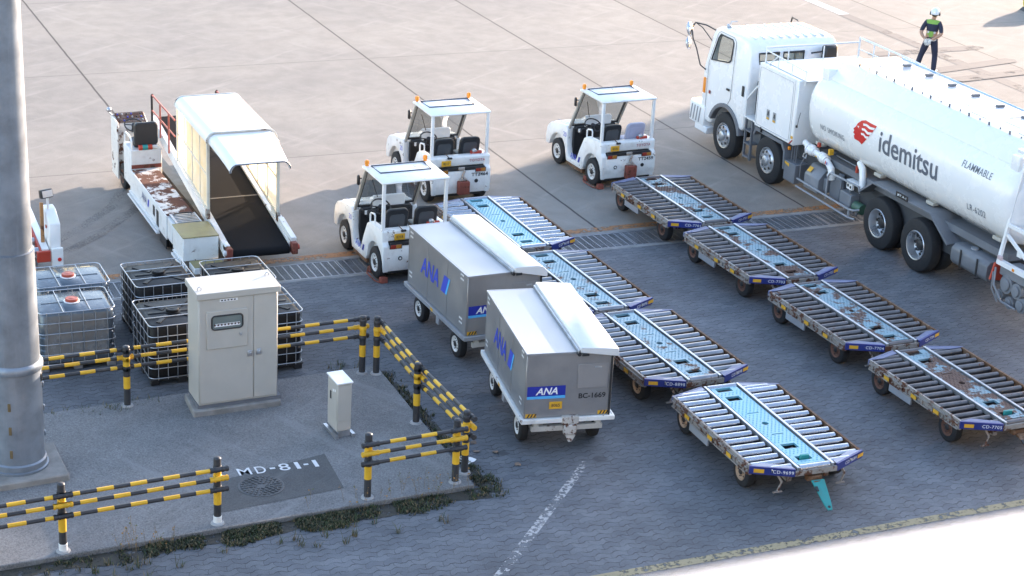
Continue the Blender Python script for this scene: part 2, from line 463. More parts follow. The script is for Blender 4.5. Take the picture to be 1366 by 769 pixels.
def paver_mat():
    m = bpy.data.materials.new('interlocking_pavers'); nds, lks = nodes_of(m); nt = m.node_tree; b = nds['Principled BSDF']
    g = N(nt, 'ShaderNodeNewGeometry'); P = g.outputs['Position']
    sx = N(nt, 'ShaderNodeSeparateXYZ'); lks.new(P, sx.inputs[0])
    X, Y = sx.outputs['X'], sx.outputs['Y']
    def stepw(v, per, amp):   # trapezoid wave: the teeth of the interlocking blocks
        a = math_(nt, 'PINGPONG', v, per/2)
        t = math_(nt, 'MULTIPLY', math_(nt, 'SUBTRACT', math_(nt, 'MULTIPLY', a, 4/per), 1.0), 2.4)
        return math_(nt, 'MULTIPLY', math_(nt, 'MINIMUM', math_(nt, 'MAXIMUM', t, -1.0), 1.0), amp)
    RH, BW = .128, .25
    v = math_(nt, 'DIVIDE', math_(nt, 'ADD', Y, stepw(X, .25, .021)), RH); row = math_(nt, 'FLOOR', v); fv = math_(nt, 'FRACT', v)
    u = math_(nt, 'ADD', math_(nt, 'DIVIDE', math_(nt, 'ADD', X, stepw(Y, .256, .010)), BW), math_(nt, 'MULTIPLY', math_(nt, 'MODULO', row, 2.0), .5)); colm = math_(nt, 'FLOOR', u); fu = math_(nt, 'FRACT', u)
    dv = math_(nt, 'MULTIPLY', math_(nt, 'MINIMUM', fv, math_(nt, 'SUBTRACT', 1.0, fv)), RH)
    du = math_(nt, 'MULTIPLY', math_(nt, 'MINIMUM', fu, math_(nt, 'SUBTRACT', 1.0, fu)), BW)
    nb_ = noise(nt, P, 5.5, 4, .65)
    wj = ramp(nt, nb_, .38, .62, .25, 1.0)
    jv = math_(nt, 'MULTIPLY', ramp(nt, dv, .0045, .0095, 1, 0), wj)
    ju = math_(nt, 'MULTIPLY', ramp(nt, du, .0035, .0075, 1, 0), math_(nt, 'MULTIPLY', wj, .55))
    joint = math_(nt, 'MAXIMUM', jv, ju)
    cb = N(nt, 'ShaderNodeCombineXYZ'); lks.new(colm, cb.inputs[0]); lks.new(row, cb.inputs[1])
    wn = N(nt, 'ShaderNodeTexWhiteNoise'); wn.noise_dimensions = '2D'; lks.new(cb.outputs[0], wn.inputs['Vector'])
    n1 = noise(nt, P, .35, 5, .6); n2 = noise(nt, P, 2.2, 6, .65); n3 = noise(nt, P, 70, 2, .6)
    col = mixc(nt, wn.outputs['Value'], (.112,.121,.137), (.140,.149,.164))
    n6 = noise(nt, P, 9.0, 3, .6)
    col = mixc(nt, math_(nt, 'MULTIPLY', joint, .92), col, (.020,.021,.023))
    col = mixc(nt, 1.0, col, ramp(nt, n1, .3, .7, .80, 1.12), 'MULTIPLY')
    col = mixc(nt, 1.0, col, ramp(nt, n2, .3, .7, .86, 1.1), 'MULTIPLY')
    col = mixc(nt, 1.0, col, ramp(nt, n3, .25, .75, .82, 1.16), 'MULTIPLY')
    n5 = noise(nt, P, .8, 7, .7)
    col = mixc(nt, math_(nt, 'MULTIPLY', ramp(nt, n5, .60, .74), .40), col, (.05,.048,.046))
    mp = N(nt, 'ShaderNodeMapping'); mp.vector_type = 'TEXTURE'; mp.inputs['Scale'].default_value = (.9, 9, 1); mp.inputs['Rotation'].default_value = (0,0,rad(8)); lks.new(P, mp.inputs[0])
    n7 = noise(nt, mp.outputs[0], 1.0, 4, .6)
    col = mixc(nt, math_(nt, 'MULTIPLY', ramp(nt, n7, .56, .70), .30), col, (.062,.064,.068))
    vo = N(nt, 'ShaderNodeTexVoronoi'); vo.inputs['Scale'].default_value = .75; lks.new(P, vo.inputs['Vector'])
    dn = math_(nt, 'ADD', vo.outputs['Distance'], math_(nt, 'MULTIPLY', math_(nt, 'SUBTRACT', n6, .5), .12))
    col = mixc(nt, math_(nt, 'MULTIPLY', ramp(nt, dn, .05, .11, 1, 0), .45), col, (.035,.035,.036))
    lks.new(col, b.inputs['Base Color']); b.inputs['Roughness'].default_value = .8; b.inputs['Specular IOR Level'].default_value = .35
    h = math_(nt, 'SUBTRACT', math_(nt, 'MULTIPLY', n3, .12), joint)
    bp = N(nt, 'ShaderNodeBump'); bp.inputs['Strength'].default_value = .5; bp.inputs['Distance'].default_value = .008
    lks.new(h, bp.inputs['Height']); lks.new(bp.outputs[0], b.inputs['Normal'])
    return m
paver_m = paver_mat()
def worn_line(name, color, wear, joints_dark=True, scale=6.0):
    """old road paint: flakes off in patches (transparent there)"""
    m = bpy.data.materials.new(name); nds, lks = nodes_of(m); nt = m.node_tree; b = nds['Principled BSDF']
    g = N(nt, 'ShaderNodeNewGeometry'); P = g.outputs['Position']
    n = noise(nt, P, scale, 8, .72); n2 = noise(nt, P, 1.3, 4, .6)
    a = ramp(nt, math_(nt, 'ADD', n, math_(nt, 'MULTIPLY', math_(nt, 'SUBTRACT', n2, .5), .5)), wear-.06, wear+.06)
    lks.new(mixc(nt, n, (color[0]*.75, color[1]*.75, color[2]*.75), (color[0]*1.1, color[1]*1.1, color[2]*1.1)), b.inputs['Base Color'])
    b.inputs['Roughness'].default_value = .75
    lks.new(a, b.inputs['Alpha'])
    return m

# ------------------------------------------------------------------ ground
def sheet(name, pts, z, m):
    mb = MB(); mb.add([(x, y, z) for x, y in pts], [tuple(range(len(pts)))])
    return struct(mb.build(name, m, smooth=0))
sheet('ground', [(-400,-300),(600,-300),(600,900),(-400,900)], -.30, apron_m)
mb = MB(); mb.box(-80, 220, 32.18, 400, -.25, 0); struct(mb.build('apron', apron_m, smooth=0))
mb = MB(); mb.box(-80, 220, .7, 31.16, -.25, 0); struct(mb.build('paving', paver_m, smooth=0))
# drain: concrete lips and the grates in it
lip_m = pm('drain_lip_concrete', (.25,.25,.25), .85, var=.3, dirt=.3, bump=.3, bscale=30)
mb = MB()
mb.box(-80, 220, 31.163, 31.27, -.28, .004, .006); mb.box(-80, 220, 32.07, 32.177, -.28, .004, .006)
struct(mb.build('drain_kerb', lip_m))
grate_m = pm('grate_steel', (.26,.275,.30), .5, .5, var=.3, dirt=.35, dirtcol=(.09,.08,.075))
mbf = MB(); L, W = 1.49, .79
mbf.box(0, L, 0, .035, -.05, .0); mbf.box(0, L, W-.035, W, -.05, .0); mbf.box(0, .03, .036, W-.036, -.05, -.001); mbf.box(L-.03, L, .036, W-.036, -.05, -.001)
for i in range(1, 10): mbf.box(i*L/10-.011, i*L/10+.011, .036, W-.036, -.05, -.001)
g_frame = mbf.mesh('grate_frame', grate_m, 0)
mbm = MB()
for i in range(1, 60): mbm.box(i*L/60-.0025, i*L/60+.0025, .036, W-.036, -.045, -.004)
for j in range(1, 22): mbm.box(.03, L-.03, j*W/22-.0025, j*W/22+.0025, -.045, -.006)
g_mesh = mbm.mesh('bar_mesh', grate_m, 0)
for i in range(2, 13):
    t = thing('drain_grate', 'steel grate panel lying in the long drain across the apron edge', 'drain grate', (3.4+i*1.502, 31.275, 0), 0, 'drain grates in a row across the apron')
    link('frame', g_frame, t); link('bar_mesh', g_mesh, t)
orange_line = worn_line('worn_orange_paint', (.36,.17,.07), .47, scale=9)
sheet('orange_marking', [(3,32.20),(24.5,32.20),(24.5,32.44),(3,32.44)], .004, orange_line)
yellow_line = worn_line('worn_yellow_paint', (.30,.255,.15), .475, scale=10)
sheet('yellow_marking', [(2,19.55),(40,19.65),(40,19.79),(2,19.72)], .004, yellow_line)
white_line = worn_line('worn_white_paint_line', (.40,.40,.40), .515, scale=11)
sheet('white_marking', [(8.48,19.45),(8.60,19.36),(11.83,22.80),(11.73,22.88)], .004, white_line)
sheet('white_stripe', [(32.48,48.3),(32.84,48.3),(32.84,60),(32.48,60)], .004, worn_line('worn_white_stripe', (.62,.61,.59), .36))
erased = worn_line('blacked_out_paint', (.105,.098,.097), .40, scale=1.2)
sheet('erased_stripe', [(32.40,37.5),(32.85,37.5),(32.82,48.28),(32.42,48.28)], .004, erased)
def rot_strip(x0, y0, x1, y1, w):
    d = Vector((x1-x0, y1-y0)).normalized(); s = Vector((-d.y, d.x))*w/2
    c = [(x0+s.x, y0+s.y), (x0-s.x, y0-s.y)]
    return [(x0+s.x-d.x*.0, y0+s.y), (x0-d.x*w*.4, y0-d.y*w*.4), (x0-s.x, y0-s.y), (x1-s.x, y1-s.y), (x1+d.x*w*.4, y1+d.y*w*.4), (x1+s.x, y1+s.y)]
for k, (a, b_, c, d) in enumerate([(30.7,43.72,34.3,43.75), (30.9,41.62,34.3,42.25), (31.4,40.75,36.2,41.3)]):
    sheet('erased_bar', rot_strip(a, b_, c, d, .46), .008+.004*k, erased)
# tyre marks on the apron
tm = worn_line('tyre_mark_rubber', (.175,.166,.156), .555, scale=22)
for k, (xs, off) in enumerate((([(8.55,39.2),(8.2,37.6),(7.6,36.2),(6.6,34.9),(5.9,34.2)], 0), ([(8.95,39.4),(8.6,37.4),(8.0,35.9),(7.0,34.6),(6.2,33.8)], 0))):
    mb = MB()
    for i in range(len(xs)-1):
        (x0,y0),(x1,y1) = xs[i], xs[i+1]; d = Vector((x1-x0,y1-y0)).normalized(); s = Vector((-d.y,d.x))*.11
        mb.quad((x0+s.x,y0+s.y,.004+.004*k),(x0-s.x,y0-s.y,.004+.004*k),(x1-s.x,y1-s.y,.004+.004*k),(x1+s.x,y1+s.y,.004+.004*k))
    struct(mb.build('tyre_mark', tm, smooth=0))
# the raised pad
PADZ = .08
mb = MB(); mb.prism([(-4,22.0),(9.84,22.53),(9.93,27.0),(-4,26.3)], -.2, PADZ, 'z', bev=.012); struct(mb.build('concrete_pad', pad_m))
sheet('dark_slab', [(6.16,22.80),(8.02,22.99),(8.10,24.12),(6.40,23.74)], PADZ+.004, slab_m)
mb = MB()
stencil = [('M',0,.19),('D',.23,.15),('-',.42,.08),('8',.54,.16),('1',.76,.06),('-',.87,.07),('1',1.0,.06)]
U = Vector((1,-.05,0)).normalized(); V = Vector((.02,1,0)).normalized()
for ch, u, w in stencil:
    h = .22 if ch != '-' else .045; off = 0 if ch != '-' else .09
    letter(mb, ch, Vector((6.72,23.80,PADZ+.008)) + U*(u*1.12) + V*off, U, V, w, h, bold=.004)
struct(mb.build('stencil_marking', worn_line('stencil_white', (.70,.70,.70), .22, scale=14), smooth=0))
# manhole cover
iron = pm('cast_iron', (.115,.12,.125), .6, .3, var=.3, dirt=.3, dirtcol=(.14,.13,.12), bump=.2)
mb = MB(); c = (6.92,23.40,PADZ+.004)
mb.lathe([(.33,0),(.33,.006),(.325,.009),(.31,.009),(.305,.005),(.03,.005)], c, 'z', 40)
for r_, n_ in ((.27,26),(.21,20),(.15,14),(.09,8)):
    for i in range(n_):
        a = 2*PI*i/n_ + r_*9; x = c[0]+r_*math.cos(a); y = c[1]+r_*math.sin(a)
        mb.M = Matrix.Translation((x, y, c[2])) @ Matrix.Rotation(a+PI/4*(i % 2), 4, 'Z'); mb.box(-.024,.024,-.013,.013,.004,.020,.003); mb.M = None
tag(mb.build('manhole_cover', iron), 'round cast iron manhole cover beside the white stencilled lettering', 'manhole cover')

# ------------------------------------------------------------------ lamp mast
t = thing('lamp_mast', 'tall grey galvanised mast standing on the concrete pad', 'mast', (3.80,24.95,PADZ))
mb = MB(); mb.prism([(-.7,-.62),(.62,-.55),(.60,.55),(-.7,.6)], -.1, .10, 'z', bev=.02); mb.build('footing', concrete_blk, t)
mb = MB(); S_ = 36
mb.lathe([(.43,.10),(.43,.13),(.405,.14),(.405,.22),(.38,.24),(.375,1.62)], (0,0,0), 'z', S_); mb.build('base_tube', pole_zinc, t, 30)
mb = MB(); mb.lathe([(.395,1.60),(.405,1.62),(.405,1.68),(.39,1.71),(.37,1.73)], (0,0,0), 'z', 28); mb.build('collar', pole_zinc, t)
mb = MB(); mb.lathe([(.365,1.72),(.35,3.35),(.352,3.352),(.325,3.36),(.22,19.9)], (0,0,0), 'z', 28); mb.build('shaft', pole_zinc, t, 30)
mb = MB()
for k, (a, z) in enumerate(((-1.95,.42),(-1.95,.78),(-1.95,1.14))):
    mb.M = Matrix.Translation((.376*math.cos(a), .376*math.sin(a), z)) @ Matrix.Rotation(a, 4, 'Z'); mb.box(-.01,.015,-.02,.02,-.06,.06,.004); mb.M = None
mb.each('bolt_strap', pm('strap_brass', (.20,.15,.08), .5, .4), t)
mb = MB()
for z in (.55,.95,1.30):
    mb.M = Matrix.Rotation(-.10, 4, 'Z'); mb.box(.37,.40,-.03,.03,z-.04,z+.04,.008); mb.M = None
mb.each('hinge', pole_zinc, t)
mb = MB(); mb.M = Matrix.Rotation(-.35, 4, 'Z'); mb.box(.365,.385,-.045,.045,1.40,1.52,.004); mb.M = None; mb.build('door_latch', dark, t)
mb = MB()
for s in (-1, 1): mb.box(s*.75-.35, s*.75+.35, -.3, .3, 19.6, 19.95, .04)
mb.box(-1.2,1.2,-.05,.05,19.5,19.6); mb.each('floodlight_head', grey_lt, t)

# ------------------------------------------------------------------ control cabinet
t = thing('control_cabinet', 'tall cream steel control cabinet with a small meter window and two doors', 'cabinet', (7.34,25.95,PADZ), rad(1.2))
mb = MB(); mb.prism([(-.75,-.035),(.645,-.035),(.66,.66),(-.70,.66)], -.1, .10, 'z', bev=.02); mb.build('plinth', concrete_blk, t)
mb = MB(); mb.box(-.66,.66,.03,.07,.10,.155); mb.box(-.66,.66,.5,.56,.10,.155); mb.box(-.66,-.60,.07,.5,.10,.155); mb.box(.60,.66,.07,.5,.10,.155); mb.each('base_channel', grey_paint, t)
mb = MB(); mb.box(-.65,.60,.02,.60,.155,1.93,.012); mb.build('body', cream, t)
mb = MB(); mb.prism([(-.025,1.90),(.63,1.93),(.63,2.03),(-.025,2.0)], -.68, .63, 'x', bev=.006)
rf = mb.build('roof', cream, t)
mb = MB()
for x, y in ((-.60,.12),(.55,.42)): mb.tube([(x+.03*math.cos(a), y, 2.03+.035*math.sin(a)) for a in [2*PI*i/10 for i in range(10)]], .007, 6, True)
mb.each('lifting_eye', steel, rf)
mb = MB(); mb.box(-.635,.205,.004,.02,.19,1.89,.006); d1 = mb.build('door', cream, t)
mb = MB(); mb.box(.215,.585,.004,.02,.19,1.89,.006); d2 = mb.build('door', cream, t)
mb = MB(); mb.box(-.53,.11,-.02,.004,1.08,1.70,.008); pn = mb.build('meter_door', cream, d1)
fr = MB(); fr.M = Matrix.Translation((0,0,0)); 
def rrect(x0,x1,z0,z1,r,n=5):
    pts = []
    for cx, cz, a0 in ((x1-r,z0+r,-PI/2),(x1-r,z1-r,0),(x0+r,z1-r,PI/2),(x0+r,z0+r,PI)):
        for i in range(n+1):
            a = a0 + PI/2*i/n; pts.append((cx+r*math.cos(a), cz+r*math.sin(a)))
    return pts
fr.tube([(x,-.024,z) for x, z in rrect(-.45,.03,1.40,1.62,.05)], .013, 6, True); fr.build('window_gasket', dark, d1)
mb = MB(); mb.prism(rrect(-.445,.025,1.405,1.615,.045), -.0255, -.0222, 'y'); mb.build('meter_window', pm('greenish_glazing', (.17,.20,.19), .12, var=.1), d1)
mb = MB()
mb.box(-.41,-.01,-.028,-.0262,1.445,1.475); mb.box(-.40,-.015,-.028,-.0262,1.485,1.495)
mb.build('meter_scale', white_text, d1)
mb = MB()
for i in range(8): mb.box(-.418+i*.053,-.392+i*.053,-.031,-.0285,1.46,1.49,.003)
mb.build('meter_dial', pm('dark_red_dial', (.07,.02,.02), .4), d1)
def padlock_handle(x, z, par):
    mb = MB(); mb.box(x-.035,x+.035,-.016,-.0,z-.05,z+.05,.008); mb.box(x-.016,x+.016,-.035,-.016,z-.03,z+.03,.006); mb.build('handle', steel, par)
padlock_handle(.15,.94,d1); padlock_handle(.29,.95,d2)
mb = MB(); mb.cyl((.0,-.02,1.29),(.0,-.035,1.29),.025,10); mb.box(-.008,.008,-.05,-.035,1.265,1.315,.003); mb.build('lock', steel, d1)
mb = MB(); mb.box(-.32,-.04,.001,.0035,1.835,1.875); sg = mb.build('name_plate', white_text, d1)
for i in range(5):
    mb = MB(); mb.box(-.30+i*.05,-.27+i*.05,-.001,.0005,1.845,1.865)
    mb.build('plate_mark', black_text, d1)

# ------------------------------------------------------------------ small box
t = thing('junction_box', 'small cream pedestal box on a steel base in the middle of the pad', 'junction box', (8.56,24.62,PADZ), rad(4))
mb = MB(); mb.box(-.16,-.11,-.08,.42,0,.05); mb.box(.11,.16,-.08,.42,0,.05); mb.box(-.10,.10,-.02,.36,.0,.09); mb.build('base_frame', steel, t)
mb = MB(); mb.box(-.115,.115,-.02,.36,.09,.86,.008); bd = mb.build('body', cream, t)
mb = MB(); mb.prism([(-.045,.865),(.385,.885),(.385,.91),(-.045,.89)], -.13, .13, 'x', bev=.006); mb.build('roof', white, t)
mb = MB(); mb.box(-.10,.10,-.028,-.02,.26,.83,.003); mb.build('door', cream, t)
mb = MB(); mb.box(-.122,-.115,.0,.34,.27,.82,.003); sd = mb.build('side_panel', cream, t)
mb = MB(); mb.box(-.13,-.121,.20,.24,.55,.68,.003); mb.build('handle', dark, sd)
mb = MB(); mb.box(-.1235,-.1215,.04,.08,.72,.76); mb.box(-.1235,-.1215,.11,.15,.70,.74); mb.each('sticker', white_text, sd)

# ------------------------------------------------------------------ railings
foot_m = pm('footing_mortar', (.34,.345,.35), .85, var=.2, dirt=.3)
def make_post(parent, x, y, collar):
    mb = MB(); mb.cyl((x,y,0),(x,y,.985),.052,16,0); mb.sphere((x,y,.985),.052,16,8,0,(1,1,.45))
    zz = .0015
    for a, b in ((.30,.50),(.67,.83)):
        mb.lathe([(.0535,a),(.0535,b)], (x,y,0), 'z', 16, 1, close=False)
    p = mb.build('post', [blk_paint, yellow], parent)
    mb = MB()
    if collar: mb.lathe([(.058,0),(.058,.115),(.053,.12)], (x,y,0), 'z', 16)
    f_ = MB(); f_.lathe([(.095,0),(.085,.022),(.06,.026)], (x,y,0), 'z', 16); f_.build('footing', foot_m, p)
    if collar: mb.build('collar', white_worn, p)
    return p
def make_rail(parent, a, b, z, ph, off):
    """striped tube: black and yellow bands are one mesh"""
    a = Vector(a); b = Vector(b); d = b-a; n = max(1, round(d.length/.235)); mb = MB()
    for i in range(n):
        p = a + d*(i/n); q = a + d*((i+1)/n)
        mb.cyl((p.x,p.y,z),(q.x,q.y,z),.029,10,(i+ph) % 2)
    return mb.build('rail', [blk_paint, yellow], parent)
def clamp(parent, x, y, z, d, m, off):
    d = Vector((d[0],d[1],0)).normalized(); s = Vector((-d.y,d.x,0))*off
    mb = MB(); c = Vector((x,y,z)) + s
    mb.cyl(c-d*.13, c+d*.13, .036, 10); mb.lathe([(.056,-.03),(.06,-.025),(.06,.025),(.056,.03)], (x,y,z), 'z', 14)
    for k in (-.11,-.05,.05,.11): mb.cyl(c+d*(k-.01), c+d*(k+.01), .042, 10)
    mb.build('clamp', m, parent)
def railing(label, posts, path, collar, off, zs):
    x0, y0 = posts[0]
    t = thing('railing', label, 'railing', (x0, y0, PADZ), 0, 'striped railings round the concrete pad')
    L = [(x-x0, y-y0) for x, y in path]
    for x, y in posts: make_post(t, x-x0, y-y0, collar)
    for k, z in enumerate(zs):
        for i in range(len(L)-1):
            d = Vector((L[i+1][0]-L[i][0], L[i+1][1]-L[i][1], 0)).normalized(); s = Vector((-d.y,d.x,0))*off
            make_rail(t, (L[i][0]+s.x+d.x*(.05 if i == 0 else 0), L[i][1]+s.y+d.y*(.05 if i == 0 else 0), 0), (L[i+1][0]+s.x, L[i+1][1]+s.y, 0), z, k % 2 + i, off)
            for x, y in posts:
                px, py = x-x0, y-y0
                if abs((px-L[i][0])*d.y-(py-L[i][1])*d.x) < .12 and -.2 < (px-L[i][0])*d.x+(py-L[i][1])*d.y < math.hypot(L[i+1][0]-L[i][0], L[i+1][1]-L[i][1])+.2:
                    clamp(t, px, py, z, d, yellow if k == 1 else blk_paint, off)
railing('black and yellow striped railing on white collared posts beside the mast', [(1.75,22.28),(3.94,22.41),(6.05,22.53)], [(1.0,22.24),(3.94,22.41),(6.17,22.54)], True, -.075, (.85,.71,.55))
railing('short two-post striped railing at the corner of the pad by the weeds', [(8.24,22.62),(9.60,22.69)], [(8.24,22.62),(9.72,22.70)], False, -.075, (.86,.72,.57))
railing('striped railing of three posts along the pad side facing the luggage carts', [(9.84,22.92),(9.77,24.73),(9.81,26.67)], [(9.835,22.74),(9.77,24.73),(9.81,26.67)], False, -.075, (.90,.76,.61))
railing('long striped railing running behind the cream cabinet along the tanks', [(2.2,26.45),(5.74,26.62),(9.60,26.76)], [(1.5,26.42),(5.74,26.62),(9.60,26.76)], False, .075, (.92,.78,.62))

# ------------------------------------------------------------------ intermediate bulk containers
def make_ibc(label, x, y, rz, w, d, kind):
    t = thing('bulk_tank', label, 'bulk tank', (x,y,0), rz, 'caged bulk tanks standing behind the railing')
    hx, hy = w/2, d/2; h = 1.02
    mb = MB()
    for sx in (-1,0,1):
        for sy in (-1,0,1): mb.box(sx*(hx-.08)-.07, sx*(hx-.08)+.07, sy*(hy-.08)-.06, sy*(hy-.08)+.06, 0, .09, .01)
    mb.box(-hx,hx,-hy,hy,.09,.115,.005); mb.build('pallet', dark if kind == 'black' else steel, t)
    # bottle: rounded box with a ribbed top
    mb = MB(); bx, by = hx-.018, hy-.018
    rings = []
    for z, ins, r in ((.118,.05,.10),(.15,0,.12),(.36,-.006,.12),(.38,.008,.12),(.58,-.006,.12),(.60,.008,.12),(.80,-.006,.12),(.82,.004,.12),(.95,.0,.12),(.985,.02,.12),(1.0,.06,.12)):
        rings.append([(px, py, z) for px, py in rrect(-bx+ins, bx-ins, -by+ins, by-ins, r)])
    mb.loft(rings)
    bm_ = MB()
    if kind == 'black':
        for k in range(4):
            a = k*PI/2+PI/4; mb.bar((.16*math.cos(a), .16*math.sin(a), .993), ((bx-.14)*math.cos(a)*1.3, (by-.14)*math.sin(a)*1.3, .996), .07, .035)
        mb.box(-bx+.1, bx-.1, -.04, .04, .983, 1.010, .01)
    else:
        mb.box(-bx*.30, bx*.30, -by+.05, by-.05, .98, 1.002, .01); mb.box(-bx+.1, bx-.1, -.015, .015, .985, 1.012, .006)
    bt = mb.build('bottle', ibc_black if kind == 'black' else (ibc_clear if kind == 'clear' else ibc_sheet), t, 45)
    mb = MB(); mb.lathe([(.13,.985),(.13,1.012),(.115,1.016)], (0,0,0), 'z', 24); mb.build('neck_ring', ibc_black if kind == 'black' else white, t)
    mb = MB(); mb.lathe([(.10,1.01),(.105,1.015),(.105,1.05),(.09,1.06),(.05,1.055),(.03,1.062)], (0,0,0), 'z', 24); mb.build('cap', ibc_black if kind == 'black' else cap_red, t)
    mb = MB(); r = .0072
    for z in (.13,.30,.48,.66,.84): mb.tube([(px,py,z) for px,py in rrect(-hx,hx,-hy,hy,.10,4)], r, 6, True)
    mb.tube([(px,py,h) for px,py in rrect(-hx,hx,-hy,hy,.10,4)], r*1.25, 8, True)
    nx = 6; ny = 5
    for i in range(nx):
        xx = -hx+.13+(2*hx-.26)*i/(nx-1)
        for s in (-1,1): mb.cyl((xx,s*hy,.10),(xx,s*hy,h),r*.95,6)
    for i in range(ny):
        yy = -hy+.13+(2*hy-.26)*i/(ny-1)
        for s in (-1,1): mb.cyl((s*hx,yy,.10),(s*hx,yy,h),r*.95,6)
    mb.build('cage', zinc, t)
    mb = MB()
    for yy in ((-by*.36, by*.36) if kind == 'black' else ()):
        mb.tube([(-hx,yy,h),(-hx+.1,yy,1.016),(hx-.1,yy,1.016),(hx,yy,h)], r, 6)
    if kind != 'black':
        for xx in (-bx*.36, bx*.36): mb.tube([(xx,-hy,h),(xx,-hy+.1,1.018),(xx,hy-.1,1.018),(xx,hy,h)], r, 6)
    mb.build('top_bar', zinc, t)
    return t
make_ibc('black caged tank beside the front box of the belt loader, clear of the cabinet', 6.98,29.70,rad(1),1.04,1.18,'black')
make_ibc('black caged tank standing just behind the lone striped post', 6.79,27.98,rad(1),1.04,1.20,'black')
make_ibc('black caged tank mostly hidden behind the cream cabinet, beside the drain grate', 8.28,29.45,rad(1),1.04,1.18,'black')
make_ibc('black caged tank peeking out beside the cream cabinet towards the luggage carts', 8.27,27.95,rad(1),1.04,1.18,'black')
make_ibc('pale caged tank with red cap standing right behind the striped railing by the mast', 5.36,28.86,rad(-1),1.22,.98,'sheet')
make_ibc('pale caged tank with red cap behind the other pale tank', 5.52,29.98,rad(0),1.22,.96,'sheet')

# ------------------------------------------------------------------ weeds
def weeds(name, spots, mats, hmin, hmax, wid):
    mb = MB()
    for (x, y, z, n, spread) in spots:
        for _ in range(n):
            a = random.uniform(0, 2*PI); r = spread*math.sqrt(random.random()); px, py = x+r*math.cos(a), y+r*math.sin(a)
            h = random.uniform(hmin, hmax)*random.uniform(.5,1); b = random.uniform(0, 2*PI); lean = random.uniform(.2,1.1)*h
            w = wid*random.uniform(.6,1.3); s = Vector((math.cos(b+PI/2), math.sin(b+PI/2), 0))*w; l = Vector((math.cos(b), math.sin(b), 0))*lean
            p = Vector((px,py,z)); q = p + l*.4 + Vector((0,0,h*.7)); tip = p + l + Vector((0,0,h))
            mb.add([p-s,p+s,q+s*.8,q-s*.8,tip], [(0,1,2,3),(3,2,4)], random.randrange(len(mats)))
    o = mb.build(name, mats, smooth=0); return struct(o, 'stuff')
g1 = pm('weed_green', (.045,.075,.022), .7, var=.3); g2 = pm('weed_olive', (.085,.085,.035), .75, var=.3); g3 = pm('weed_straw', (.20,.15,.08), .8, var=.3); g4 = pm('weed_dark', (.03,.04,.02), .8, var=.3)
sp = []
for i in range(1500):
    x = random.triangular(4.2,9.95,7.4) if i < 1350 else random.uniform(3.2,9.9); y0 = 22.03+ (x+4)*.0383
    k = .5+.5*math.sin(x*5.1)+.4*math.sin(x*12.3+1)
    if k < random.random()*.35: continue
    sp.append((x, y0-random.random()**1.5*(.30+.16*math.sin(x*2.3)**2)-.005, 0, int(8+7*k), .055))
for i in range(130):
    y = random.uniform(22.55,26.8); sp.append((9.93+.02+random.random()**2*.22, y, 0, random.randrange(6,20), .05))
for i in range(40): sp.append((random.uniform(9.85,10.25), random.uniform(22.2,22.9), 0, 14, .07))
weeds('weeds', sp, [g1,g2,g3,g4,g4,g4], .015, .075, .007)
sp = []
for i in range(26): sp.append((random.uniform(4.0,9.2), 22.0+random.uniform(-.55,.05), 0, 14, .05))
sp += [(random.uniform(4.6,6.3), random.uniform(26.45,26.75), 0, 14, .06) for _ in range(26)]
sp += [(random.uniform(6.9,7.8), random.uniform(26.6,27.1), 0, 12, .05) for _ in range(12)]
sp += [(random.uniform(9.2,9.8), random.uniform(27.1,27.5), 0, 8, .04) for _ in range(6)]
weeds('grass_tufts', sp, [g1,g2,g3], .05, .20, .005)
# dry flowering stalks growing through the pad
stk = pm('dry_stalk', (.19,.14,.08), .8, var=.2); flo = pm('dry_flower', (.36,.19,.06), .8, var=.3); leaf_m = pm('stalk_leaf', (.11,.12,.04), .8, var=.3)
mb = MB()
for (cx, cy, n) in ((5.0,22.25,26),(9.2,22.55,26),(8.0,22.5,10),(7.7,26.65,10)):
    for _ in range(n):
        x, y = cx+random.gauss(0,.28), cy+random.gauss(0,.09); h = random.uniform(.10,.38); z0 = 0 if y < 22.03+(x+4)*.0383 else PADZ
        p = Vector((x,y,z0)); q = p+Vector((random.uniform(-.08,.08), random.uniform(-.08,.08), h)); mb.tube([p,(p+q)/2+Vector((random.uniform(-.01,.01),0,0)),q], .0022, 4, mi=0)
        for _ in range(random.randrange(1,5)):
            c = p.lerp(q, random.uniform(.5,1.05)) + Vector((random.uniform(-.03,.03), random.uniform(-.03,.03), 0)); r = random.uniform(.006,.015)
            e = Vector((random.uniform(-1,1), random.uniform(-1,1), random.uniform(-.5,.5))).normalized()*r; f_ = e.orthogonal().normalized()*r
            mb.add([c+e,c+f_,c-e,c-f_], [(0,1,2,3)], random.choice((1,1,2)))
struct(mb.build('dry_stalks', [stk, flo, leaf_m], smooth=0), 'stuff')
moss_m = worn_line('moss_and_dirt', (.036,.034,.026), .43, scale=11)
def strip(name, pts0, pts1, m, z=.006):
    mb = MB()
    for i in range(len(pts0)-1): mb.quad((*pts0[i],z),(*pts1[i],z),(*pts1[i+1],z),(*pts0[i+1],z))
    return struct(mb.build(name, m, smooth=0), 'stuff')
xs_ = [3.0+.35*i for i in range(21)]
strip('moss', [(x, 22.0+(x+4)*.0383+.01) for x in xs_], [(x, 22.0+(x+4)*.0383-.22-.14*math.sin(x*1.7)**2) for x in xs_], moss_m)
strip('moss_edge', [(9.93, 22.4),(9.95,23.5),(9.96,25),(9.98,26.9)], [(10.14,22.3),(10.10,23.5),(10.12,25),(10.06,26.9)], moss_m)
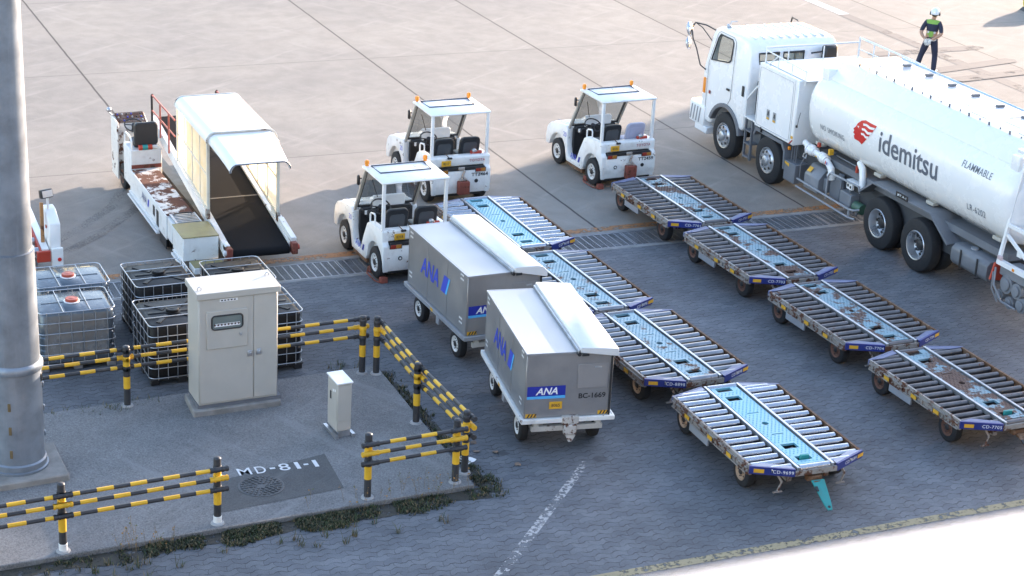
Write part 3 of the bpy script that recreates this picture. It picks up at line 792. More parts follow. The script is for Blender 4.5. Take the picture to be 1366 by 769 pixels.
# scraps
mb = MB(); mb.box(0,.22,0,.11,0,.006,.002); mb.M = Matrix.Translation((10.06,23.35,0)) @ Matrix.Rotation(.5,4,'Z'); mb.box(.02,.16,.02,.09,.006,.04,.01); mb.M = None
mbs = MB(); bm_ = bmesh.new(); bmesh.ops.create_grid(bm_, x_segments=6, y_segments=4, size=.12)
for v in bm_.verts: v.co.z = random.uniform(0,.03)
mbs.M = Matrix.Translation((10.06,23.42,.005)) @ Matrix.Rotation(.5,4,'Z'); mbs.bm(bm_); mbs.M = None
tag(mbs.build('paper_scrap', white_text, smooth=0), 'crumpled white paper scrap lying by the corner of the pad', 'litter')
lf = pm('leaf_brown', (.22,.16,.12), .8, var=.3)
for i, (x, y) in enumerate(((10.42,23.95),(10.60,23.55),(10.33,23.65),(10.75,23.05))):
    bm_ = bmesh.new(); bmesh.ops.create_circle(bm_, cap_ends=True, segments=7, radius=.05)
    for v in bm_.verts: v.co.x *= random.uniform(.6,1.4); v.co.z = random.uniform(.004,.03)
    mb = MB(); mb.M = Matrix.Translation((x,y,0)) @ Matrix.Rotation(i*1.3,4,'Z'); mb.bm(bm_); mb.M = None
    tag(mb.build('dead_leaf', lf, smooth=0), 'small dry brown leaf on the pavers between the pad and the luggage cart', 'leaf', 'dry leaves on the pavers')

# ------------------------------------------------------------------ wheels
def wheel(parent, x, y, r, w, rim_m, name='wheel', side=1, rr=.56, style='plain', hub=dark, tread=True):
    """tyre centred at x (axis x), outer face towards side"""
    mb = MB()
    ri = r*rr
    mb.lathe([(ri,-w/2*.86),(ri*1.04,-w/2),(r*.86,-w/2),(r*.97,-w/2*.80),(r,-w/2*.55),(r,w/2*.55),(r*.97,w/2*.80),(r*.86,w/2),(ri*1.04,w/2),(ri,w/2*.86),(ri*.93,0),(ri,-w/2*.86)], (0,0,0), 'x', 28, close=False)
    if tread:
        for k in (-.3,0,.3): pass
    ty = mb.build(name, black_rub, parent, 30, (x,y,r))
    mb = MB(); s = side; h = w/2
    if style == 'plain':
        mb.lathe([(ri,s*h*.9),(ri*.97,s*h*1.02),(ri*.9,s*h*.95),(ri*.84,s*h*.72),(ri*.5,s*h*.66),(ri*.42,s*h*.86),(ri*.2,s*h*.9),(.001,s*h*.9)], (0,0,0), 'x', 24, close=False)
    elif style == 'deep':
        mb.lathe([(ri,s*h*.95),(ri*.97,s*h*1.03),(ri*.90,s*h*.98),(ri*.84,s*h*.2),(ri*.80,s*-h*.05),(ri*.45,s*-h*.05),(.001,s*-h*.05)], (0,0,0), 'x', 28, close=False)
    else:   # dish out
        mb.lathe([(ri,s*h*.9),(ri*.97,s*h*1.03),(ri*.9,s*h*1.0),(ri*.86,s*h*.75),(ri*.72,s*h*1.06),(ri*.5,s*h*1.12),(ri*.42,s*h*1.1),(.001,s*h*1.1)], (0,0,0), 'x', 28, close=False)
    rm = mb.build('rim', rim_m, ty, 30)
    mb = MB()
    xs = {'plain': s*h*.67, 'deep': s*-h*.03, 'dish': s*h*1.04}[style]; n = 5 if r < .35 else 8
    for i in range(n):
        a = 2*PI*i/n; c = (ri*.66*math.cos(a), ri*.66*math.sin(a)); q = .085*ri if r < .35 else .11*ri
        mb.cyl((xs-s*.004,c[0],c[1]),(xs+s*.009,c[0],c[1]),q,8)
    mb.build('rim_hole', dark, ty)
    mb = MB(); mb.lathe([(ri*.40,xs),(ri*.36,xs+s*h*.30),(ri*.24,xs+s*h*.45),(ri*.1,xs+s*h*.47)], (0,0,0), 'x', 14)
    for i in range(n): a = 2*PI*(i+.5)/n; mb.cyl((xs,ri*.47*math.cos(a),ri*.47*math.sin(a)),(xs+s*h*.22,ri*.47*math.cos(a),ri*.47*math.sin(a)),ri*.05,6)
    mb.build('hub', hub, ty)
    return ty

# ------------------------------------------------------------------ roller dollies
ROLL = {}
def roller_mesh(L, m):
    k = (round(L,2), m.name)
    if k not in ROLL:
        R_o = .047 if m is roller_worn else .056; mb = MB(); mb.lathe([(.012,-.012),(.012,0),(R_o-.005,0),(R_o,.006),(R_o,L-.006),(R_o-.005,L),(.012,L),(.012,L+.012)], (0,0,0), 'x', 14)
        ROLL[k] = mb.mesh('roller', m, 30)
    return ROLL[k]
def make_dolly(label, x, y, rz, number, wear, tow=None, rim=None, latch=None):
    """wear: 0 new blue plate, 1 mid, 2 rusted"""
    t = thing('roller_dolly', label, 'dolly', (x,y,0), rz, 'roller dollies parked in two rows')
    L, hw, zd = 2.46, .93, .55
    plate = (plate_new, plate_mid, plate_old)[wear]; rol = (roller_steel, roller_mid, roller_worn)[wear]
    edge = rust_edge; fr = rust_frame
    cl, cr = -.285, .285
    # pan under the rollers
    mb = MB(); mb.prism([(-hw+.04,.03),(cl,-.24),(cr,-.24),(hw-.04,.03),(hw-.04,L-.03),(cr,L+.17),(cl,L+.17),(-hw+.04,L-.03)], zd-.108, zd-.096, 'z')
    mb.build('pan', pan_dark if wear == 0 else rust_dark, t)
    # side channels
    for s in (-1,1):
        mb = MB(); X0 = s*(hw-.03); 
        mb.box(X0-.004*s, s*hw, 0, L, zd-.14, zd+.012); mb.box(s*(hw-.05), s*(hw-.004), 0, L, zd-.145, zd-.141)
        mb.box(s*(hw+.002), s*(hw+.03), .02, L-.02, zd-.05, zd-.03); mb.box(s*(hw+.002), s*(hw+.03), .02, L-.02, zd-.14, zd-.12)
        for i in range(9): mb.box(s*(hw+.001), s*(hw+.028), .12+i*.275, .14+i*.275, zd-.12, zd-.05)
        mb.build('side_channel', edge if s > 0 else fr, t)
    for s in (-1,1):
        mb = MB()
        for k, yy in enumerate((.5,1.1,1.85)):
            mb.box(s*(hw+.029), s*(hw+.034), yy, yy+.14, zd-.115, zd-.055)
        mb.each('yellow_label', yellow_pl, t)
    # chassis below
    mb = MB(); mb.box(-.35,-.27,-.1,L+.1,.27,.40); mb.box(.27,.35,-.1,L+.1,.27,.40)
    for yy in (.44,2.30): mb.box(-.66,.66,yy-.04,yy+.04,.21,.28); mb.box(-.40,.40,yy-.12,yy+.12,.29,.40)
    for yy in (.1,1.2,2.3): mb.box(-hw+.05,hw-.05,yy-.03,yy+.03,.40,zd-.13)
    mb.build('chassis', fr, t)
    mb = MB(); mb.box(-hw-.015,-hw+.02,1.25,1.85,zd-.27,zd-.15,.004); mb.build('side_box', grey_lt, t)
    # end bars: blue, splayed like a trapezium
    def endbar(pts, sgn):
        for a, b, m in pts:
            mb = MB(); mb.bar((a[0],a[1],zd-.045),(b[0],b[1],zd-.045),.035,.12); e = mb.build('end_bar', m, t)
            yield e
    F = [((-hw-.01,-.01),(cl-.06,-.30)),((hw+.01,-.01),(cr+.06,-.30))]
    ebs = []
    for a, b in F:
        mb = MB(); mb.bar((a[0],a[1],zd-.045),(b[0],b[1],zd-.045),.035,.12); ebs.append(mb.build('end_bar', blue_bar, t))
    mb = MB(); mb.bar((cl-.06,-.30,zd-.06),(cr+.06,-.30,zd-.06),.03,.08); mb.build('nose_bar', fr, t)
    for a, b in (((-hw-.01,L+.01),(cl-.04,L+.22)),((hw+.01,L+.01),(cr+.04,L+.22))):
        mb = MB(); mb.bar((a[0],a[1],zd-.03),(b[0],b[1],zd-.03),.03,.09); mb.build('end_bar', blue_pale, t)
    # writing and yellow plates on the front bars
    for i, (a, b) in enumerate(F):
        A = Vector((a[0],a[1],zd-.045)); B = Vector((b[0],b[1],zd-.045))
        if i == 1: A, B = B, A
        d = (B-A).normalized(); n = Vector((d.y,-d.x,0)); ln = (B-A).length
        if n.y > 0: n = -n
        o = A + n*.0205
        decal('number', number, o + d*(ln*.52 if i == 0 else ln*.30) - Vector((0,0,.026)), d, (0,0,1), .30, .052, white_text, ebs[i], bold=.003, space=1.15)
        q0 = .10 if i == 0 else .80
        mb = MB(); P0 = o + d*(ln*q0) - Vector((0,0,.035)); P1 = P0 + d*.15; mb.quad(P0,P1,P1+Vector((0,0,.06)),P0+Vector((0,0,.06))); mb.each('yellow_label', yellow_pl, ebs[i], 0)
    # corner gussets
    mb = MB()
    for s, c in ((-1,cl),(1,cr)):
        mb.prism([(s*hw,0),(c-.06 if s < 0 else c+.06,-.28),(c-.06 if s<0 else c+.06,-.19),(s*(hw-.22),.02)][::(1 if s < 0 else -1)], zd-.0, zd+.012, 'z')
        mb.prism([(s*hw,L),(c-.04 if s < 0 else c+.04,L+.20),(c-.04 if s<0 else c+.04,L+.10),(s*(hw-.25),L-.0)][::(-1 if s < 0 else 1)], zd, zd+.012, 'z')
    mb.each('corner_plate', blue_pale if wear else pm('galvanised_corner', (.34,.36,.44), .5, .3, var=.25), t)
    # inner rails
    for c in (cl, cr):
        for w_, o_ in ((.016,0),):
            mb = MB(); mb.box(c-.022,c+.022,-.29,L+.2,zd-.05,zd+.028,.003); mb.build('guide_rail', zinc if wear == 0 else steel, t)
    mb = MB()
    for c, s in ((cl,1),(cr,-1)): mb.box(c+s*.0225, c+s*.052, -.2, L+.15, zd-.10, zd-.02)
    mb.each('rail_gap', pan_dark, t)
    # centre plate with pockets
    mb = MB(); mb.box(cl+.055,cr-.055,-.16,L+.14,zd-.03,zd+.006)
    plt = mb.mesh('centre_plate', plate, 30); cuts = []
    cb = MB()
    for yy, w_, h_ in ((.02,.24,.13),(.42,.24,.16),(L-.30,.24,.16),(L+.03,.26,.13)): cb.box(-.03-w_/2,-.03+w_/2,yy-h_/2,yy+h_/2,zd-.2,zd+.2)
    cb.cyl((0,1.22,zd-.2),(0,1.22,zd+.2),.055,16)
    for yy in (.84,1.60): cb.box(-.10,.10,yy-.012,yy+.012,zd-.2,zd+.2)
    pmesh = boolean(plt, [cb.mesh('c', plate, 0)]); mb = MB()
    mb.add([v.co.copy() for v in pmesh.vertices], [list(p.vertices) for p in pmesh.polygons])
    for j in range(46):
        for i in range(7):
            xx = -.195+i*.065+(.03 if j % 2 else 0); yy = -.10+j*.056
            if any(abs(yy-q) < .11 for q in (.02,.42,L-.30,L+.03)) and abs(xx+.03) < .14: continue
            if abs(yy-1.22) < .07 and abs(xx) < .07: continue
            if any(abs(yy-q) < .025 for q in (.84,1.60)) and abs(xx) < .12: continue
            mb.add([(xx-.018,yy,zd+.0062),(xx,yy-.009,zd+.0062),(xx+.018,yy,zd+.0062),(xx,yy+.009,zd+.0062),(xx-.009,yy,zd+.013),(xx+.009,yy,zd+.013)], [(0,1,5,4),(1,2,5),(2,3,4,5),(3,0,4)])
    mb.build('centre_plate', plate, t, 25)
    mb = MB()
    for yy in (.02,.42,L-.30,L+.03):
        mb.box(-.14,.08,yy-.055,yy+.055,zd-.085,zd-.075); mb.bar((-.10,yy-.02,zd-.06),(.05,yy+.02,zd-.05),.05,.02)
    mb.each('pocket_latch', rust_frame, t)
    if latch:
        mb = MB(); mb.box(-.09,.06,.0,.05,zd-.06,zd+.055,.01); mb.build('latch', teal, t)
    # rollers
    n = 13; p = (L-.10)/(n-1)
    for s in (-1,1):
        for i in range(n):
            yy = .05+i*p; a = cl-.03 if s < 0 else cr+.03; ln = hw-.05-.315-.02
            xx = -hw+.045 if s < 0 else cr+.035
            o = link('roller', roller_mesh(ln, rol), t, (xx, yy+random.gauss(0,.004), zd-.040+random.gauss(0,.003))); o.rotation_euler = (0,random.gauss(0,.004),random.gauss(0,.009))
        for yy, ln in ((-.125,.34),) :
            xx = cl-.035-ln if s < 0 else cr+.035
            link('roller', roller_mesh(ln, rol), t, (xx, yy, zd-.040))
        for yy, ln in ((L+.05,.44),):
            xx = cl-.035-ln if s < 0 else cr+.035
            link('roller', roller_mesh(ln, rol), t, (xx, yy, zd-.040))
    for yy in (-.235, L+.17):
        link('roller', roller_mesh(.50, rol), t, (-.25, yy, zd-.02))
    # wheels
    rm = rim or (rim_white, rim_rust, rim_rust)[wear]
    for yy in (.44, 2.30):
        for s in (-1,1): wheel(t, s*.74, yy, .24, .15, rm, side=s, rr=.58)
    # stabiliser feet hanging at the front
    for xx in (-.50,.55):
        mb = MB(); mb.bar((xx,-.10,zd-.16),(xx+.05,-.14,.30),.03,.03); mb.bar((xx+.05,-.14,.30),(xx-.02,-.16,.17),.025,.02); mb.bar((xx-.10,-.17,.165),(xx+.05,-.16,.16),.03,.02)
        mb.build('brake_pedal', pm('pedal_steel', (.35,.31,.28), .6, .2, dirt=.4, rust=.4), t)
    mb = MB(); mb.box(-.12,.12,-.30,-.2,.33,.41,.01); mb.box(-.06,.06,-.38,-.28,.30,.36,.01); mb.build('drawbar_socket', rust_edge, t)
    if tow:
        mb = MB(); mb.M = Matrix.Translation((.02,-.34,.36)) @ Matrix.Rotation(rad(-3),4,'Z') @ Matrix.Rotation(rad(30),4,'X')
        mb.prism([(-.105,0),(.105,0),(.06,-.42),(.035,-.52),(-.035,-.52),(-.06,-.42)], -.012, .012, 'z', bev=.004)
        mb.M = None; dr = mb.build('drawbar', tow, t)
        mb = MB(); mb.M = Matrix.Translation((.02,-.34,.36)) @ Matrix.Rotation(rad(-3),4,'Z') @ Matrix.Rotation(rad(30),4,'X'); mb.cyl((0,-.47,-.02),(0,-.47,.016),.022,10); mb.box(-.10,-.06,-.20,-.12,.012,.03); mb.M = None; mb.build('eye', dark, dr)
    return t
make_dolly('clean pale blue centred roller dolly directly behind the farther luggage cart', 14.24,30.62,0,'CD-9698',0)
make_dolly('roller dolly with half worn blue plate between the farther luggage cart and the open pavers', 14.24,27.36,rad(1),'CD-8896',1)
make_dolly('roller dolly with worn blue plate numbered CD-8898 beside the nearer luggage cart', 14.36,24.25,rad(1),'CD-8898',1,rim=rim_orange)
make_dolly('clean roller dolly with a teal drawbar hanging down, numbered CD-9699', 14.40,20.98,rad(-1.5),'CD-9699',0,tow=teal,rim=rim_orange,latch=True)
make_dolly('rusty brown roller dolly behind the parked tow tractor, numbered CD-7701', 18.33,30.98,0,'CD-7701',2)
make_dolly('rusty roller dolly numbered CD-7703 next to the tanker rear wheels', 18.33,27.80,rad(.5),'CD-7703',2)
make_dolly('rusty roller dolly numbered CD-7704, second from the camera in its row', 18.32,24.58,rad(.5),'CD-7704',2)
make_dolly('rusty roller dolly with rusted drawbar and teal latch, numbered CD-7705', 18.32,21.36,rad(.5),'CD-7705',2,tow=rust_edge,latch=True)

# ------------------------------------------------------------------ luggage carts
def make_cart(label, x, y, rz, code, plate, deckm, curved):
    t = thing('luggage_cart', label, 'luggage cart', (x,y,0), rz, 'silver luggage carts')
    W, L, z0, z1 = 1.345, 2.60, .57, 1.62
    mb = MB(); mb.box(0,W,0,L,z0,z1,.008); body = mb.build('body', alu, t)
    # seams and rivets of the panels
    mb = MB()
    for yy in (.03,.86,1.72,L-.03): mb.box(-.004,.0,yy-.018,yy+.018,z0+.01,z1-.01)
    for xx in (.02,W-.02): mb.box(xx-.014,xx+.014,-.004,0,z0+.01,z1-.01)
    mb.each('panel_seam', alu, body)
    mb = MB(); mb.box(-.012,.02,-.012,L+.012,z1-.03,z1+.006,.003); mb.box(.02,.80,-.012,.02,z1-.03,z1+.006,.003); mb.box(.02,.80,L-.02,L+.012,z1-.03,z1+.006,.003); mb.box(.021,.82,.021,L-.021,z1-.01,z1+.004); mb.build('roof_panel', alu_top, t)
    # hinged lid
    if curved:
        prof = [(.80,z1+.012),(.80,z1+.085),(.82,z1+.10),(W-.12,z1+.085),(W-.02,z1+.055),(W+.05,z1-.02),(W+.06,z1-.12),(W+.035,z1-.12)]
    else:
        prof = [(.80,z1+.012),(.80,z1+.085),(.815,z1+.095),(W+.04,z1+.055),(W+.055,z1-.07),(W+.03,z1-.07)]
    mb = MB(); mb.prism(prof, -.07, L+.05, 'y', bev=.006); lid = mb.build('lid', pm('lid_white', (.72,.72,.72), .4, .1, var=.05, dirt=.15, dirtcol=(.45,.43,.4)), t)
    mb = MB(); mb.box(.765,.80,-.06,L+.04,z1+.004,z1+.05,.005); mb.build('hinge', steel, t)
    mb = MB(); mb.cyl((.78,-.085,z1-.01),(.78,-.01,z1-.01),.03,10); mb.box(.82,.93,-.09,-.072,z1-.04,z1+.0,.004); mb.build('hinge_pin', dark, t)
    # writing on the flank: reads from the far end towards the front
    U, V = Vector((0,-1,0)), Vector((0,0,1))
    decal('lettering', 'ANA', (-.006,2.02,.98), U, V, .80, .32, blue_text, body, shear=.28, bold=.022)
    mb = MB(); P = lambda u, v: (-.006, 1.09-u, .98+v)
    mb.add([P(-.02,0),P(.17,0),P(.31,.32),P(.12,.32)], [(0,1,2,3)]); mb.build('emblem', blue_text, body, 0)
    mb = MB(); mb.add([P(.175,0),P(.235,0),P(.375,.32),P(.315,.32)], [(0,1,2,3)]); mb.build('emblem', lightblue, body, 0)
    for (yy, zz) in ((2.45,1.45),(2.45,.72),(.22,1.48),(.22,.72)):
        mb = MB()
        for i in range(3):
            for j in range(2): mb.box(-.006,-.004,yy-.05+i*.045,yy-.02+i*.045,zz+j*.075,zz+.03+j*.075)
        mb.build('marking', white_text, body, 0)
    # front panel
    mb = MB(); mb.box(.03,.62,-.006,-.0041,.93,1.09); mb.build('sign_panel', navy_text, body, 0)
    mb = MB(); mb.box(.03,.62,-.006,-.0041,.885,.929); mb.build('sign_stripe', lightblue, body, 0)
    decal('lettering', 'ANA', (.16,-.008,.952), (1,0,0), (0,0,1), .34, .115, white_text, body, shear=.28, bold=.022)
    mb = MB(); mb.box(.38,.58,-.008,-.0041,.71,.83,.002); yp = mb.build('number_plate', yellow_pl, body)
    decal('lettering', plate, (.415,-.0095,.745), (1,0,0), (0,0,1), .13, .05, black_text, yp, bold=.01)
    if code: decal('lettering', code, (.83,-.006,.86), (1,0,0), (0,0,1), .42, .085, black_text, body, bold=.02)
    mb = MB(); mb.box(.80,1.27,-.010,-.004,1.03,1.42,.003); dr = mb.build('hatch', alu, body); mb = MB(); mb.box(1.05,1.16,-.016,-.010,1.345,1.375,.003); mb.build('handle', steel, dr)
    mb = MB(); mb.cyl((W-.03,-.02,z0),(W-.03,-.02,z1-.06),.016,8); mb.build('lock_rod', dark, body)
    for xx in (.02,W-.20):
        mb = MB(); mb.box(xx,xx+.17,-.0062,-.0042,.585,.645); hz = mb.build('hazard_sticker', yellow_pl, body, 0)
        mb = MB()
        for k in range(3): mb.add([(xx+.02+k*.05,-.0075,.587),(xx+.045+k*.05,-.0075,.587),(xx+.075+k*.05,-.0075,.643),(xx+.05+k*.05,-.0075,.643)], [(0,1,2,3)])
        mb.build('hazard_stripe', black_text, hz, 0)
    # deck and running gear
    mb = MB(); mb.box(-.05,W+.06,-.06,-.005,.50,.575,.008); mb.box(-.05,W+.06,L+.005,L+.06,.50,.575,.008); mb.box(-.055,-.004,-.004,L+.004,.50,.575,.006); mb.box(W+.03,W+.06,-.004,L+.004,.50,.575,.006); mb.box(-.004,W+.03,-.004,L+.004,.50,.566)
    mb.build('deck', deckm, t)
    mb = MB()
    for yy in (1.30,):
        mb.box(-.0575,-.0555,yy,yy+.10,.51,.565)
    mb.each('hazard_sticker', yellow_pl, t, 0)
    mb = MB(); mb.box(.25,.33,.1,L-.1,.40,.50); mb.box(W-.33,W-.25,.1,L-.1,.40,.50)
    for yy in (.50,2.15): mb.box(.1,W-.1,yy-.04,yy+.04,.30,.38); mb.box(.16,.22,yy-.05,yy+.05,.2,.50); mb.box(W-.22,W-.16,yy-.05,yy+.05,.2,.50)
    mb.box(.12,W-.12,-.03,.03,.36,.44); mb.box(.15,.23,-.03,.03,.44,.5); mb.box(W-.23,W-.15,-.03,.03,.44,.5)
    mb.build('undercarriage', pm('dirty_cream_paint', (.50,.47,.42), .55, var=.15, dirt=.4, rust=.25), t)
    mb = MB(); mb.box(.58,.84,-.075,.0,.47,.60,.01); mb.box(.61,.81,-.10,-.01,.30,.47,.02); mb.prism([(.64,.30),(.80,.30),(.74,.19),(.69,.19)], -.09, -.05, 'y'); mb.build('hitch', pm('rusty_hitch', (.55,.52,.48), .6, 0, rust=.55, rscale=9, dirt=.3), t)
    for yy in (.50,2.15):
        for s in (-1,1): wheel(t, .10 if s < 0 else W-.12, yy, .235, .14, rim_white, side=s, rr=.60)
    mb = MB(); mb.box(-.05,.02,1.05,1.17,.36,.49,.01); mb.build('brake_box', grey_lt, t)
    return t
make_cart('silver luggage cart with white deck, coded BC-1669, standing by the railing', 10.97,23.40,rad(-9.6),'BC-1669','8065',white_worn,False)
make_cart('silver luggage cart with rounded lid end, between a tow tractor and the nearer cart', 11.34,26.62,rad(1),None,'8064',grey_lt,True)

# ------------------------------------------------------------------ tow tractors
def arc(cy, cz, r, a0, a1, n=9):
    return [(cy+r*math.cos(rad(a0+(a1-a0)*i/n)), cz+r*math.sin(rad(a0+(a1-a0)*i/n))) for i in range(n+1)]
def make_tractor(label, x, y, rz, number, unit, seat2, roofscuff):
    t = thing('tow_tractor', label, 'tow tractor', (x,y,0), rz, 'white tow tractors')
    hw = .66
    # flank: rear wing, low step, front wing with wheel arches
    flank = [(-.40,.22),(-.44,.45),(-.43,.74),(-.36,.80),(-.37,1.00),(-.32,1.03),(.30,1.00),(.42,.93),(.60,.62),(.72,.36),(.80,.30),(1.02,.30),(1.10,.36),(1.17,.62),(1.18,.90),(1.26,.97),(1.75,.92),(2.02,.84),(2.14,.72),(2.19,.52),(2.18,.34),(2.06,.34)] \
        + arc(1.62,.30,.39,8,172) + [(1.18,.20),(.46,.20)] + arc(0,.30,.39,0,180,11) 
    mb = MB()
    for s in (-1,1): mb.prism(flank, s*(hw-.13), s*hw, 'x', bev=.022, seg=2)
    # middle: bonnet, tail, floor
    mb.prism([(1.18,.42),(1.20,.95),(1.28,.985),(1.75,.94),(2.02,.86),(2.15,.73),(2.20,.52),(2.18,.36)], -hw+.10, hw-.10, 'x', bev=.03, seg=2)
    mb.prism([(-.40,.24),(-.445,.45),(-.435,.735),(-.35,.735),(-.30,.80),(-.35,.82),(-.36,1.00),(-.31,1.03),(-.20,1.03),(-.20,.24)], -hw+.10, hw-.10, 'x', bev=.018, seg=2)
    mb.box(-hw+.12,hw-.12,-.22,.40,.35,.86,.02)
    body = mb.build('body', white_worn, t, 32)
    mb = MB(); mb.box(-hw+.131,hw-.131,.40,1.2,.26,.305); mb.box(-hw+.131,hw-.131,1.1,1.175,.30,.93); mb.box(-hw+.14,hw-.14,.401,.42,.30,.80); mb.build('footwell', dark, t)
    mb = MB(); mb.box(-.52,.52,-.30,2.05,.16,.34); mb.cyl((-.5,0,.30),(.5,0,.30),.06,8); mb.cyl((-.5,1.62,.30),(.5,1.62,.30),.05,8); mb.build('chassis', dark, t)
    for s in (-1,1):
        mb = MB(); mb.box(s*(hw-.10),s*(hw-.02),.44,1.14,.12,.195,.01); mb.build('step', rust_edge, t)
    for yy, r in ((0,.30),(1.62,.29)):
        for s in (-1,1): wheel(t, s*(hw-.085), yy, r, .17, rim_white, side=s, rr=.58, style='plain')
    # windscreen frame
    for s in (-1,1):
        mb = MB(); mb.bar((s*.60,1.25,.86),(s*.60,.66,1.90),.05,.045); mb.build('windscreen_pillar', cream, t)
    mb = MB(); mb.bar((-.57,1.175,1.0),(.57,1.175,1.0),.05,.04); mb.bar((-.57,.685,1.86),(.57,.685,1.86),.04,.03)
    for s in (-1,1): mb.bar((s*.565,1.175,1.0),(s*.565,.69,1.86),.02,.05)
    mb.build('windscreen_frame', dark, t)
    mb = MB(); mb.quad((-.55,1.165,1.02),(.55,1.165,1.02),(.55,.70,1.84),(-.55,.70,1.84)); mb.build('windscreen', glass, t, 0)
    mb = MB(); mb.prism([(-.30,1.00),(.34,1.00),(.36,1.18),(.30,1.22),(-.30,1.22)], 1.04, 1.075, 'y', bev=.01); mb.build('scuttle_panel', white, t)
    mb = MB(); mb.box(-.50,.50,1.08,1.20,.86,.985,.02); mb.box(-.42,-.12,1.0,1.09,.80,.95,.02); mb.build('dashboard', dark, t)
    mb = MB(); mb.box(-.46,-.36,1.04,1.06,.86,.94,.004); mb.box(-.30,-.24,1.075,1.079,.965,.99); mb.each('instrument', white_text, t)
    # steering wheel
    mb = MB(); c = Vector((-.24,.80,1.08)); n = Vector((0,-.55,.83)).normalized(); a1 = Vector((1,0,0)); b1 = n.cross(a1)
    mb.tube([c+(a1*math.cos(q)+b1*math.sin(q))*.185 for q in [2*PI*i/24 for i in range(24)]], .014, 8, True)
    for q in (0.2,PI-.2,-PI/2): mb.cyl(c-n*.02, c+(a1*math.cos(q)+b1*math.sin(q))*.18, .011, 6)
    mb.cyl(c-n*.04,c+n*.01,.05,12); mb.cyl(c-n*.03, c-n*.42, .03, 8); mb.build('steering_wheel', dark, t)
    # wiper on the windscreen
    mb = MB(); mb.bar((-.15,1.12,1.06),(-.42,.80,1.62),.012,.012); mb.build('wiper', dark, t)
    # roof
    mb = MB(); mb.prism([(-.30,1.885),(.72,1.90),(.75,1.92),(.72,1.945),(-.29,1.93),(-.32,1.905)], -.66, .66, 'x', bev=.008); roof = mb.build('roof', white_worn if roofscuff else white, t)
    mb = MB(); z_ = 1.9535
    pts = [(-.50,.20),(.50,.20),(.52,.64),(-.52,.64)]
    mb.tube([(px,py,1.938+(py+.3)*.0155) for px,py in pts], .010, 6, True); mb.build('hatch_seal', pm('blue_black_seal', (.05,.06,.09), .5), roof)
    mb = MB()
    for s in (-1,1): mb.box(s*.61-.03,s*.61+.03,-.30,-.24,1.0,1.89,.006)
    mb.each('roof_post', white, t)
    for s in (-1,1):
        mb = MB(); mb.cyl((s*.58,.69,1.945),(s*.58,.69,1.98),.035,12); mb.lathe([(.038,1.98),(.042,1.985),(.042,2.03),(.036,2.05),(.015,2.06)], (s*.58,.69,0), 'z', 16); mb.build('beacon', orange_lens, roof)
    # mirror
    mb = MB(); mb.box(-.70,-.64,.84,.90,1.52,1.72,.02); mb.bar((-.66,.86,1.66),(-.60,.82,1.66),.02,.02); mb.build('mirror', dark, t)
    # seats
    for s, m in ((-1,seat_blk),(1,seat2)):
        mb = MB(); mb.box(s*.29-.21,s*.29+.21,-.14,.34,.86,.96,.035,seg=2); st = mb.build('seat', m, t)
        mb = MB(); mb.prism(rrect(s*.29-.225,s*.29+.225,.92,1.36,.10), -.10, -.02, 'y', bev=.02)
        mb.M = None; mb.v = [(vx, vy-(vz-.92)*.20, vz) for vx,vy,vz in mb.v]; mb.build('backrest', m, st)
        mb = MB(); mb.prism(rrect(s*.29-.15,s*.29+.15,.97,1.25,.06), -.110, -.101, 'y'); mb.v = [(vx, vy-(vz-.92)*.20, vz) for vx,vy,vz in mb.v]; mb.build('back_panel', pm('grey_vinyl', (.075,.08,.088), .5) if m is seat_blk else m, st)
    # grab handles
    for s in (-1,1):
        mb = MB(); mb.tube([(s*.60,.16,.99),(s*.60,.16,1.14),(s*.60,.20,1.17),(s*.60,.36,1.14),(s*.60,.40,1.10),(s*.60,.40,.96)], .016, 8); mb.build('grab_handle', white, t)
    # tail: lamps, plates, hitch
    mb = MB(); mb.box(-.52,.52,-.4395,-.30,.742,.80); mb.build('tail_recess', dark, t)
    for s in (-1,1):
        mb = MB(); mb.box(s*.42-.12,s*.42+.12,-.452,-.437,.690,.782,.006); lh = mb.build('tail_lamp_housing', dark, t)
        mb = MB(); mb.box(s*.42-.105,s*.42-.0,-.462,-.452,.70,.772,.004); mb.build('tail_lamp', red_lens, lh)
        mb = MB(); mb.box(s*.42+.002,s*.42+.105,-.462,-.452,.70,.772,.004); mb.build('indicator', pm('amber_lens', (.42,.17,.03), .3), lh)
        mb = MB(); mb.lathe([(.040,-.4535),(.040,-.445),(.03,-.44)], (s*.33,0,.50), 'y', 16); mb.build('reflector_ring', dark, t)
        mb = MB(); mb.lathe([(.022,-.456),(.022,-.45)], (s*.33,0,.50), 'y', 12); mb.build('reflector', white if s < 0 else dark, t)
    mb = MB(); mb.box(-.43,-.22,-.385,-.374,.835,.955,.004); npl = mb.build('number_plate', yellow_pl, t)
    decal('lettering', unit, (-.39,-.3865,.865), (1,0,0), (0,0,1), .13, .055, black_text, npl, bold=.01)
    mb = MB(); mb.box(-.30,-.20,-.40,-.36,.985,1.02,.006); mb.bar((-.25,-.37,1.0),(-.34,-.30,1.10),.015,.012); mb.build('plate_lamp', dark, t)
    decal('lettering', 'TOYOTA', (.20,-.375,.895), (1,0,0), (0,0,1), .34, .058, red_text, t, bold=.015, space=1.2)
    decal('lettering', number, (.22,-.4475,.600), (1,0,0), (0,0,1), .37, .075, black_text, t, bold=.02)
    mb = MB(); mb.box(-.10,.15,-.56,-.44,.25,.53,.012); hp = mb.build('hitch_plate', red_rust, t)
